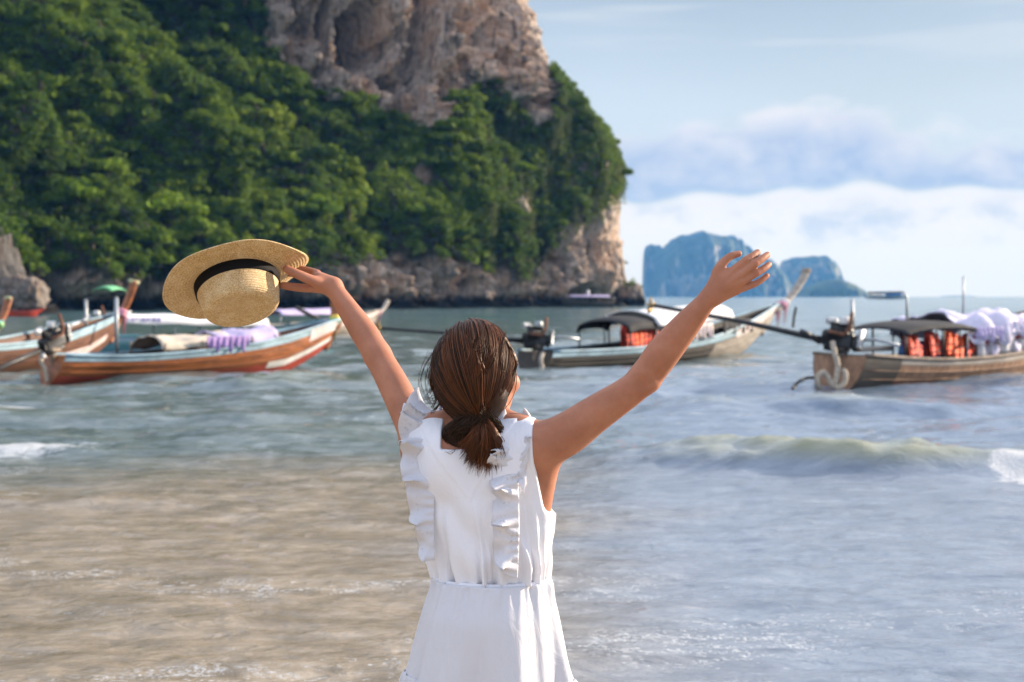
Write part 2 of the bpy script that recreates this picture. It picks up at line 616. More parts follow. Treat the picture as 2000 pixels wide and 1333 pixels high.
# ================================================================== SETTING
# ------------------------------------------------------------------ sea
def wave_height(x, y):
    off = sstep(y, 9, 26)                    # waves grow away from the shore
    near = 1 - sstep(y, 40, 110)
    wx = x + 0.9 * fbm(x * .2, y * .2, 3.0, 2)
    wy = y + 0.8 * fbm(x * .25, y * .25, 8.0, 2)
    h = (0.04 + 0.15 * off) * fbm(wx * .13, wy * .42, 0.0, 2)
    h += near * (0.019 + 0.062 * off) * fbm(wx * .45, wy * 1.25, 1.0, 3, 0.55)
    h += (1 - sstep(y, 14, 40)) * (0.016 + 0.012 * off) * fbm(wx * 1.9, wy * 3.2, 2.0, 3, 0.6)
    # the breaking swell on the right
    yc = 13.5 - 0.12 * (x - 1.5) + 0.45 * fbm(x * .45, 0.0, 4.0, 2)
    amp = 0.30 * sstep(x, 0.1, 2.4) * (0.62 + 0.55 * np.clip(fbm(x * .55, 3.1, 0.0, 2) + .35, 0, 1))
    u = y - yc
    prof = np.where(u < 0, np.exp(-(u / 0.42) ** 2), np.exp(-(u / 1.5) ** 2))
    h += amp * prof * (1 + .35 * fbm(x * 1.6, y * 2.0, 6.0, 3))
    # lesser swells
    for (y0, sl, x0, x1, A, w) in ((16.2, .06, -30, -1.2, .13, .8), (18.6, -.05, -30, 0.5, .17, 1.0), (20.5, .02, 1.5, 40, .17, .9), (17.0, -.10, 0.5, 9, .10, .8),
                                   (25.0, .04, -40, 40, .18, 1.3), (10.4, .05, -12, 9, .03, .35), (8.6, .10, -9, 0, .03, .3), (7.4, .12, -9, 0, .022, .22), (11.7, -.03, -30, -.6, .05, .4)):
        c = y0 + sl * x + 0.5 * fbm(x * .3, y0, 0.0, 2)
        u = y - c
        pr = np.where(u < 0, np.exp(-(u / (w * .6)) ** 2), np.exp(-(u / (w * 1.4)) ** 2))
        h += A * pr * sstep(x, x0, x0 + 1.5) * (1 - sstep(x, x1 - 1.5, x1)) * np.clip(.55 + 1.1 * fbm(x * .4, y0 * 3, 1.0, 2), 0, 1.3)
    return h


def build_sea():
    ys = [4.25]
    while ys[-1] < 62:
        ys.append(ys[-1] * 1.0058)
    while ys[-1] < 5400:
        ys.append(ys[-1] * 1.03)
    ys = np.array(ys)
    u = np.linspace(-1, 1, 420)
    u = np.sign(u) * (0.36 * np.abs(u) + 0.64 * np.abs(u) ** 4)
    X = u[None, :] * (ys[:, None] * 1.2 + 9)
    Y = np.repeat(ys[:, None], len(u), 1)
    Z = wave_height(X, Y) * sstep(Y, 4.2, 6.0)
    fade = 1 - sstep(Y, 160, 400)
    Z *= fade
    V = np.stack([X, Y, Z], -1).reshape(-1, 3)
    # foam amount: breaking crest right, spent patch left
    x, y = X.ravel(), Y.ravel()
    yc = 13.5 - 0.12 * (x - 1.5) + 0.45 * fbm(x * .45, 0.0, 4.0, 2)
    foam = 1.25 * sstep(x, 4.15, 4.55) * np.exp(-(((y - yc) + .30) / .52) ** 2)
    foam += 0.5 * sstep(x, 3.7, 4.6) * np.exp(-(((y - yc) + .7) / .4) ** 2)
    foam += 1.0 * np.exp(-((x + 5.25) / .85) ** 2 - ((y - 15.3 - .2 * (x + 5)) / .55) ** 2)
    foam += 0.75 * np.exp(-((x + 7.0) / 1.3) ** 2 - ((y - 19.6) / .5) ** 2)
    foam += 0.30 * np.exp(-((x + 1.6) / 1.5) ** 2 - ((y - 18.2) / .4) ** 2)
    for (bx, by, rx, ry) in ((-9.2, 28.0, 1.6, .5), (-6.5, 29.6, 2.6, .35), (-4.6, 32.0, 1.0, .4), (5.4, 24.2, .8, .3), (7.5, 26.6, 2.4, .3), (4.2, 38.0, 2.4, .5), (0.8, 31.6, 1.2, .3)):
        foam += 0.42 * np.exp(-((x - bx) / rx) ** 2 - ((y - by) / ry) ** 2)
    m, t, out = mat('sea_water')
    p = t.pos()
    pxs, pys, pzs = t.sep(p)
    # sand stirred into the shallows, greener water outside
    warp = t.noise(t.vscale(p, (.16, .4, 1)), 1.0, 4, 0.6)
    yy = t.m('ADD', pys, t.m('MULTIPLY', t.m('SUBTRACT', warp, 0.5), 7.0))
    depth = t.ss(yy, 11.6, 15.4)
    streak = t.noise(t.vscale(p, (1.5, 3.2, 1)), 1.0, 7, 0.68, 0.8)
    streak2 = t.noise(t.vscale(p, (6.0, 10.0, 1)), 1.0, 5, 0.65, 0.6)
    sandf = t.m('ADD', t.m('MULTIPLY', t.ss(streak, 0.36, 0.66), 0.65), t.m('MULTIPLY', t.ss(streak2, 0.38, 0.68), 0.35))
    sand = t.mix(sandf, (0.185, 0.145, 0.095), (0.37, 0.30, 0.215))
    sky_tint = t.ss(t.m('ADD', pxs, t.m('MULTIPLY', t.m('SUBTRACT', warp, .5), 5.0)), -1.0, 1.6)
    sand = t.mix(sky_tint, sand, t.mix(sandf, (0.160, 0.190, 0.235), (0.255, 0.295, 0.350)))  # sky reflection on the right painted into the body as blue-grey
    green = t.mix(t.ss(streak, 0.35, 0.7), (0.078, 0.112, 0.110), (0.175, 0.215, 0.21))
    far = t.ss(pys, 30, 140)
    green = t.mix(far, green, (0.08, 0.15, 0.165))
    green = t.mix(t.m('MULTIPLY', t.ss(pxs, -1.0, 3.0), t.ss(pys, 45, 20)), green, t.mix(t.ss(streak, 0.35, 0.7), (0.125, 0.170, 0.230), (0.215, 0.270, 0.350)))  # reflected sky carried into the body colour of the middle water, right side
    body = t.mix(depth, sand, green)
    # light through thin crests painted in: paler, yellower body where the surface stands high
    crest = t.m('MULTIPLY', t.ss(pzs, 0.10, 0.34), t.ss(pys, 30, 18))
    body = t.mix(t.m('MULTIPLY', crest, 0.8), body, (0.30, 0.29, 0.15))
    # foam
    fa = t.attr('foam')
    fn = t.noise(t.vscale(p, (4.5, 6, 4)), 1.0, 7, 0.68)
    f1 = t.ss(t.m('ADD', fa, t.m('MULTIPLY', t.m('SUBTRACT', fn, 0.5), 2.6)), 0.35, 1.05)
    # lacy lines of bubbles in the shallows
    wv = t.vadd(t.vscale(p, (1.0, 2.6, 1)), t.vscale(t.noise(t.vscale(p, (1.6, 3.5, 1)), 1.0, 4, 0.6, col=True), (1.1, 1.1, 0)))
    lace = t.voro(wv, 1.5, 'DISTANCE_TO_EDGE')
    lm = t.noise(t.vscale(p, (.42, 1.15, 1)), 1.0, 4, 0.55)
    bub = t.noise(p, 34.0, 3, 0.7)
    lacef = t.m('MULTIPLY', t.m('MULTIPLY', t.ss(lace, 0.14, 0.0), t.ss(lm, 0.48, 0.66)), t.m('MULTIPLY', t.ss(bub, 0.46, 0.62), t.ss(pys, 12.5, 7.0)))
    specks = t.m('MULTIPLY', t.m('MULTIPLY', t.ss(t.noise(t.vscale(p, (16, 26, 1)), 1.0, 2, 0.5), 0.60, 0.70), t.ss(lm, 0.47, 0.6)), t.ss(pys, 10.5, 7.0))
    foamf = t.m('MAXIMUM', f1, t.m('MAXIMUM', t.m('MULTIPLY', lacef, 0.85), t.m('MULTIPLY', specks, 0.8)))
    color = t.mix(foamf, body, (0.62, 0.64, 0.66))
    # ripples
    r1 = t.noise(t.vscale(p, (4.6, 8.0, 1)), 1.0, 6, 0.62, 0.6)
    r2 = t.noise(t.vscale(p, (.5, 1.5, 1)), 1.0, 4, 0.6, 0.3)
    r3 = t.noise(t.vscale(p, (.12, .34, 1)), 1.0, 4, 0.6, 0.2)
    nearf = t.ss(pys, 45, 6, 0.0, 1.0)
    b1 = t.bump(r3, t.m('MULTIPLY', t.ss(pys, 20, 60), 0.35), 0.55)
    b2 = t.bump(r2, t.ss(pys, 4, 30, 0.18, 0.35), 0.12, b1)
    b3 = t.bump(r1, t.m('MULTIPLY', nearf, 0.75), 0.030, b2)
    b4 = t.bump(t.m('ADD', fn, bub), t.m('MULTIPLY', foamf, 0.9), 0.05, b3)
    rough = t.m('ADD', t.ss(pys, 8, 80, 0.05, 0.14), t.m('MULTIPLY', foamf, 0.6), clamp=True)
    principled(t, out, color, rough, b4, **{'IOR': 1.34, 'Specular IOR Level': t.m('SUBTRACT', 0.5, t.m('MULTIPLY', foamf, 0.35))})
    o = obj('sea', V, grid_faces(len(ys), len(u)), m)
    fattr(o, 'foam', foam)
    tag(o, 'shallow sea with low waves, sandy near the shore and blue further out', kind='structure')
    return o


def build_beach():
    ys = np.concatenate([np.linspace(-60, 2, 30), np.linspace(2.2, 8, 60), np.linspace(9, 40, 20), np.geomspace(45, 5500, 22)])
    xs = np.concatenate([-np.geomspace(4200, 6, 26), np.linspace(-5.8, 5.8, 60), np.geomspace(6, 4200, 26)])
    X, Y = np.meshgrid(xs, ys)
    Z = np.where(Y < 4.8, (4.8 - Y) * .022, (4.8 - Y) * .045)
    Z = np.maximum(Z, -6.0)
    Z = Z + np.where(Y < 10, 0.012 * fbm(X * 1.2, Y * 2.0, 0.0, 3), 0)
    Z = np.where(Y < -2, Z + 0.06 * fbm(X * .4, Y * .4, 2.0, 3), Z)
    V = np.stack([X, Y, Z], -1).reshape(-1, 3)
    m, t, out = mat('beach_sand')
    p = t.pos()
    n = t.noise(p, 1.3, 6, 0.6); n2 = t.noise(p, 90, 3, 0.6)
    c = t.mix(t.m('ADD', t.m('MULTIPLY', n, .6), t.m('MULTIPLY', n2, .4)), (0.34, 0.27, 0.18), (0.58, 0.49, 0.36))
    wet = t.ss(t.sep(p)[1], 0.5, 3.0)
    c = t.mix(t.m('MULTIPLY', wet, .55), c, (0.20, 0.155, 0.10))
    principled(t, out, c, t.lin(wet, 0, 1, .9, .35), t.bump(n2, .3, .01))
    o = obj('beach', V, grid_faces(len(ys), len(xs)), m)
    tag(o, 'pale wet sand at the water edge', kind='structure')


build_sea()
build_beach()

# ------------------------------------------------------------------ cliff
C_U = np.array([0.0, .12, .2, .45, .70, .82, .875, .905, .93, 1.0])
C_X = np.array([-110., -64., -54., -26., 0.0, 13.5, 18.0, 19.4, 19.6, 12.0])
C_Y = np.array([128., 140., 149., 178., 210., 229., 237., 243., 250., 330.])
EZ = np.array([0, 16.8, 20, 23.6, 30., 38., 43., 50.6, 60., 70.])
EX = np.array([18.2, 16.9, 17.2, 17.3, 13.5, 8.5, 5.5, 3.0, -2., -14.])
NU, NZ = 900, 290
ROCK_WALL = [(512, -80), (515, 80), (565, 130), (640, 198), (720, 196), (765, 228), (810, 250), (870, 246), (905, 178), (965, 168), (1010, 205), (1045, 245), (1076, 236), (1070, 95), (1040, -80)]


def smooth_path(u):
    f = np.linspace(0, 1, 2001)
    ker = np.hanning(81); ker /= ker.sum()
    def sm(a):
        p = np.interp(f, C_U, a)
        pe = np.concatenate([2 * p[0] - p[1:41][::-1], p, 2 * p[-1] - p[-41:-1][::-1]])
        return np.convolve(pe, ker, 'valid')
    return np.interp(u, f, sm(C_X)), np.interp(u, f, sm(C_Y))


def cliff_surface():
    # vertices denser on the visible front
    uu = np.interp(np.linspace(0, 1, NU), [0, .06, .92, 1], [0, .14, .925, 1])
    zz = np.interp(np.linspace(0, 1, NZ), [0, .1, .85, 1], [-3.0, 3.5, 47, 66])
    U, Z = np.meshgrid(uu, zz, indexing='ij')
    X, Y = smooth_path(U)
    k = (np.interp(Z, EZ, EX) + 64) / 82.2
    X = np.where(X > -64, -64 + (X + 64) * k, X)
    sl = np.interp(U, [0, .3, .5, .62, .75, .86, 1], [.62, .60, .52, .34, .16, .06, .05])
    zr = np.interp(U, [0, .30, .42, .55, .80, .88, 1], [70, 62, 36, 28, 27, 40, 40])   # above this the wall stands upright
    Y = Y + sl * np.clip(np.minimum(Z, zr) - 3, 0, None) + 0.04 * np.clip(Z - zr, 0, None)
    X = X - 0.25 * sl * np.clip(np.minimum(Z, zr) - 3, 0, None)
    # outward direction in plan
    dX = np.gradient(X, axis=0); dY = np.gradient(Y, axis=0)
    ln = np.hypot(dX, dY) + 1e-6
    nx, ny = dY / ln, -dX / ln
    px = 1000 + X / Y * FPX
    py = 579 - (Z - CAM_H) / Y * FPX
    big = fbm(X * .045, Y * .045, Z * .05, 3)
    mid = fbm(X * .13, Y * .13, Z * .075, 4)
    colm = fbm(X * .36, Y * .36, Z * .055, 4, .55, ridged=True)
    fine = fbm(X * .6, Y * .6, Z * .4, 4, .55)
    rock = in_poly(px, py, ROCK_WALL) | (py > 470)
    rk = rock.astype(float)
    for _ in range(6):
        rk = (rk + np.roll(rk, 1, 0) + np.roll(rk, -1, 0) + np.roll(rk, 1, 1) + np.roll(rk, -1, 1)) / 5
    d = 6.5 * big + 3.2 * mid + 0.9 * fine
    colf = fbm(X * 1.0, Y * 1.0, Z * .16, 4, .6, ridged=True)
    crack = np.clip(fbm(X * .22, Y * .22, Z * .045, 3, .55) - .16, 0, 1)
    d = d + rk * (1.1 * colf - 11 * crack + .9 * fbm(X * .5, Y * .5, Z * .55, 3, .6, ridged=True))
    d = d + rk * (2.3 * colm + 1.5 * fbm(X * .28, Y * .28, Z * .22, 3) + .5 * fbm(X * 1.2, Y * 1.2, Z * .8, 3))
    # silhouette corner: keep displacement small so that the outline stays
    d = d * np.interp(U, [0, .78, .87, .92, 1], [1, 1, .38, .38, 1])
    # caves, cracks, overhanging lips (photograph positions turned into places on the rock)
    def pit(cx, cy, rx, ry, dep, p=2.0, rot=0.0):
        ax_, ay_ = (px - cx), (py - cy)
        if rot:
            c_, s_ = math.cos(rot), math.sin(rot)
            ax_, ay_ = ax_ * c_ + ay_ * s_, -ax_ * s_ + ay_ * c_
        r = np.abs(ax_ / rx) ** 2 + np.abs(ay_ / ry) ** 2
        return -1.6 * dep * np.exp(-r ** p) * (1 + .3 * fine)
    for a in ((700, 62, 34, 46, 15), (715, 110, 46, 26, 9, 2.0, -.3), (812, 20, 18, 90, 13), (820, 95, 15, 60, 6), (632, 30, 9, 60, 4), (890, 75, 26, 22, 4.5), (905, 30, 14, 50, 3),
              (960, 125, 18, 24, 3.5), (770, 160, 14, 16, 3), (865, 185, 12, 20, 3.5), (1030, 205, 34, 16, 3), (795, 170, 10, 14, 3), (925, 100, 14, 36, 3), (575, 60, 10, 60, 3),
              (1140, 574, 26, 17, 8), (1103, 510, 5, 7, 2.5), (950, 545, 12, 26, 3.5), (1010, 555, 18, 22, 3.5), (850, 560, 18, 20, 3), (720, 565, 25, 22, 3), (600, 560, 30, 24, 3.5), (905, 560, 10, 16, 2.5)):
        d = d + pit(*a)
    for (cx, cy, rx, ry, amp) in ((760, 70, 30, 90, 2.5), (660, 160, 60, 34, 2.4), (850, 120, 20, 80, 2.4), (985, 70, 20, 110, 1.8), (1062, 190, 20, 42, 1.6), (1025, 395, 24, 36, 3.2), (1110, 530, 24, 55, 2.0), (1165, 520, 26, 70, 1.4)):
        d = d + amp * np.exp(-((px - cx) / rx) ** 2 - ((py - cy) / ry) ** 2)
    # tidal notch
    d = d - 2.6 * np.exp(-((Z - 1.0) / 1.15) ** 2)
    X = X + nx * d; Y = Y + ny * d
    return X, Y, Z, nx, ny, rk


CX, CY, CZ, CNX, CNY, CRK = cliff_surface()
CPX = 1000 + CX / CY * FPX
CPY = 579 - (CZ - CAM_H) / CY * FPX


def rock_material(name, wet=True, tone=(1, 1, 1), scale=1.0, soil=False):
    m, t, out = mat(name)
    p = t.pos()
    pz = t.sep(p)[2]
    st = t.vscale(p, (.55 * scale, .55 * scale, .09 * scale))
    n1 = t.noise(st, 1.0, 6, 0.62, 0.4)
    n2 = t.noise(t.vscale(p, (.22 * scale, .22 * scale, .16 * scale)), 1.0, 5, 0.6, 0.6)
    n3 = t.noise(t.vscale(p, (1.6 * scale, 1.6 * scale, .9 * scale)), 1.0, 6, 0.65)
    n4 = t.noise(t.vadd(t.vscale(p, (.8 * scale, .8 * scale, .07 * scale)), (9., 3., 1.)), 1.0, 5, 0.6, 0.3)
    T = np.array(tone)
    grey = t.mix(t.ss(n3, .3, .7), tuple(np.array((0.24, 0.195, 0.165)) * T), tuple(np.array((0.62, 0.50, 0.41)) * T))
    warm = t.mix(t.ss(n3, .3, .75), tuple(np.array((0.34, 0.225, 0.16)) * T), tuple(np.array((0.60, 0.445, 0.335)) * T))
    c = t.mix(t.ss(n2, .45, .60), grey, warm)
    c = t.mix(t.m('MULTIPLY', t.ss(n4, .54, .64), .78), c, tuple(np.array((0.065, 0.064, 0.064)) * T))      # dark water stains
    c = t.mix(t.m('MULTIPLY', t.ss(n1, .58, .70), .6), c, tuple(np.array((0.76, 0.65, 0.55)) * T))          # pale tufa streaks
    c = t.mix(t.m('MULTIPLY', t.ss(t.noise(t.vscale(p, (.5, .5, .3)), 1.0, 4, .6),   .63, .73), .25), c, (0.052, 0.066, 0.028))  # moss
    if soil:
        c = t.mix(t.m('MULTIPLY', t.attr('veg'), .92), c, (.020, .026, .012))
    if wet:
        c = t.mix(t.ss(t.m('ADD', pz, t.m('MULTIPLY', n3, 1.6)), 3.0, 1.7), c, (0.014, 0.013, 0.012))          # black tide-line algae
    b = t.bump(t.m('ADD', n1, n3), .9, .6)
    b = t.bump(t.noise(p, 3.2 * scale, 5, .65), .6, .2, b)
    principled(t, out, c, .88, b, **{'Specular IOR Level': .25})
    return m


M_ROCK = rock_material('limestone', soil=True)
cliff = obj('cliff', np.stack([CX, CY, CZ], -1).reshape(-1, 3), grid_faces(NU, NZ)[:, ::-1], M_ROCK)
tag(cliff, 'tall limestone headland with grey and orange rock wall', kind='structure')


# ------------------------------------------------------------------ foliage
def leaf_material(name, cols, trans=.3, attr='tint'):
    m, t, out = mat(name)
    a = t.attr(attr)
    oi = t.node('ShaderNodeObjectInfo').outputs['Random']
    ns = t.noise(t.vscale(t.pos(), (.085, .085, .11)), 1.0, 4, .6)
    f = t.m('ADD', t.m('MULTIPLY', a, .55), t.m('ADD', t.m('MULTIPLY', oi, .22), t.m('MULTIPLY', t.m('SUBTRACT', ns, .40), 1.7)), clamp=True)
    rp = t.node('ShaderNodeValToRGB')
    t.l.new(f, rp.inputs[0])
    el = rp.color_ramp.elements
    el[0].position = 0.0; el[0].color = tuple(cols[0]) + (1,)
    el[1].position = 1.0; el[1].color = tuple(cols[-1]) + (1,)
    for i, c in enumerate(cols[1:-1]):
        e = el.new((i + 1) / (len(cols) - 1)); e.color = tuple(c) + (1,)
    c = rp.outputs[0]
    d = t.node('ShaderNodeBsdfPrincipled', {'Base Color': c, 'Roughness': .6, 'Specular IOR Level': .08})
    tr = t.node('ShaderNodeBsdfTranslucent', {'Color': t.mix(.5, c, (.16, .22, .02))})
    mx = t.node('ShaderNodeMixShader', {0: trans})
    t.l.new(d.outputs[0], mx.inputs[1]); t.l.new(tr.outputs[0], mx.inputs[2])
    t.l.new(mx.outputs[0], out.inputs[0])
    return m


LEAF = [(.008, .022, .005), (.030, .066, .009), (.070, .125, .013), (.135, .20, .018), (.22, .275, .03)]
M_LEAF = leaf_material('jungle_leaves', LEAF)
M_VINE = leaf_material('hanging_vines', [(.035, .048, .014), (.075, .095, .03), (.12, .135, .045), (.19, .19, .08)])
M_BARK = paint('bark', (.10, .075, .055), .9, .4, 3, (1, 1, .3))


def leaf_quads(C, size, rng, nrm=None, droop=0.0):
    """Bent diamond leaves (two triangles folded on the midrib) round centres C."""
    n = len(C)
    a = rng.normal(size=(n, 3))
    if nrm is not None:
        a = a * .75 + nrm
    a /= np.linalg.norm(a, axis=1)[:, None] + 1e-9
    r = rng.normal(size=(n, 3)); r[:, 2] -= droop
    t = np.cross(a, r); t /= np.linalg.norm(t, axis=1)[:, None] + 1e-9
    b = np.cross(a, t)
    s = size * rng.uniform(.6, 1.45, n)
    L = (s * rng.uniform(.8, 1.3, n))[:, None]; W = (s * rng.uniform(.35, .6, n))[:, None]
    V = np.stack([C - b * L, C + t * W - a * W * .35, C + b * L, C - t * W - a * W * .35], 1)
    i = np.arange(n)[:, None] * 4
    F = np.concatenate([i + np.array([[0, 1, 2]]), i + np.array([[0, 2, 3]])])
    return V.reshape(-1, 3), F


def crown_mesh(name, seed, nlobe, rx, rz, nleaf, size, mt, droop=.3):
    rng = np.random.default_rng(seed)
    pts = []; nr = []; tn = []
    for k in range(nlobe):
        th = rng.uniform(0, 2 * np.pi); rr = rx * math.sqrt(rng.uniform(0, .75))
        c = np.array([rr * math.cos(th), rr * math.sin(th), rz * (.45 + .75 * (1 - (rr / rx) ** 2) * rng.uniform(.35, 1))])
        lr = rx * rng.uniform(.26, .48)
        n = int(nleaf / nlobe * rng.uniform(.6, 1.4))
        q = rng.normal(size=(n, 3)); q /= np.linalg.norm(q, axis=1)[:, None]
        q[:, 2] = np.where(q[:, 2] < -.35, -q[:, 2], q[:, 2])
        rad = lr * rng.uniform(.55, 1.06, n)[:, None] * (1 + .22 * np.sin(q[:, :1] * 5 + k) * np.cos(q[:, 1:2] * 6))
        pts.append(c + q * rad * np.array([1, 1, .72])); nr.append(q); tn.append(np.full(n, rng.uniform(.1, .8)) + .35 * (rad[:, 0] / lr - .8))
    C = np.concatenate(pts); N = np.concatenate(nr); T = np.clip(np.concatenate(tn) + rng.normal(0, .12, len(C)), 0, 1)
    V, F = leaf_quads(C, size, rng, N, droop)
    me = mesh_data(name, V, F, mt)
    a = me.attributes.new('tint', 'FLOAT', 'POINT')
    a.data.foreach_set('value', np.repeat(T, 4).astype(np.float32))
    return me


def trunk_mesh(name, seed, h, r):
    rng = np.random.default_rng(seed)
    mb = MB()
    z = np.linspace(-1.2, h, 7)
    p = np.stack([.14 * np.cumsum(rng.normal(size=7)), .14 * np.cumsum(rng.normal(size=7)), z], 1)
    mb.tube(p, np.linspace(r, r * .45, 7), 7)
    for k in range(4):
        b0 = p[4 + k % 3]
        th = rng.uniform(0, 6.28)
        e = b0 + np.array([math.cos(th) * h * .4, math.sin(th) * h * .4, h * rng.uniform(.25, .5)])
        mb.tube([b0, (b0 + e) / 2 + (0, 0, .1 * h), e], [r * .4, r * .3, r * .14], 5)
    me = mesh_data(name, np.concatenate(mb.v), mb.f, M_BARK)
    return me


M_BRIGHT = leaf_material('bright_leaves', [(.05, .10, .012), (.12, .20, .018), (.20, .29, .028), (.27, .36, .05)])
BRIGHT = [crown_mesh('crown', 80 + i, 12, 2.4, 2.2, 1700, .22, M_BRIGHT, .7) for i in range(3)]
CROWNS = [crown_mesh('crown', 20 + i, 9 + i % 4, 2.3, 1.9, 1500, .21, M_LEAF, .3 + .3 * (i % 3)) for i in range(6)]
TRUNKS = [trunk_mesh('trunk', 50 + i, 2.0, .20) for i in range(3)]


def cliff_points(n, rng, test):
    """random points on the cliff front where test(px, py, rk) gives a probability"""
    out = []
    tries = 0
    while len(out) < n and tries < 60:
        tries += 1
        i = rng.integers(int(NU * .05), int(NU * .93), n); j = rng.integers(14, NZ - 2, n)
        pr = test(CPX[i, j], CPY[i, j], CRK[i, j], CZ[i, j])
        ok = rng.uniform(size=n) < pr
        out += list(zip(i[ok], j[ok]))
    return np.array(out[:n])


BASE_X = [-400, 0, 330, 480, 620, 760, 850, 950, 1010, 1060, 1085, 1110, 1150, 1180, 1215, 1300]
BASE_Y = [470, 520, 545, 540, 512, 498, 505, 518, 530, 520, 455, 425, 430, 395, 345, 330]


def veg(px, py, rk, z):
    """share of the surface that is overgrown"""
    wall = in_poly(px, py, ROCK_WALL)
    low = np.interp(px, BASE_X, BASE_Y)
    e = low + 16 * perlin(px * .03, py * .0, 0.5)
    a = np.where(wall, 0.0, 1.0) * (1 - sstep(py, e - 6, e + 18))
    # bare places: white scar, grey slab, rock ribs on the right
    a = a * (1 - np.exp(-((px - 1022) / 18) ** 2 - ((py - 402) / 30) ** 2) * 1.3).clip(0, 1)
    a = a * (1 - np.exp(-((px - 822) / 17) ** 2 - ((py - 342) / 20) ** 2) * 1.3).clip(0, 1)
    right = sstep(px, 1060, 1150) * sstep(py, 270, 330)
    a = a * (1 - right * .35 * (fbm(px * .03, py * .008, 2.0, 2) > .02))
    a = a * (1 - .55 * ((px > 930) & (px < 1060) & (py > 235) & (py < 330) & (fbm(px * .05, py * .012, 4.0, 2) > .1)))
    return a


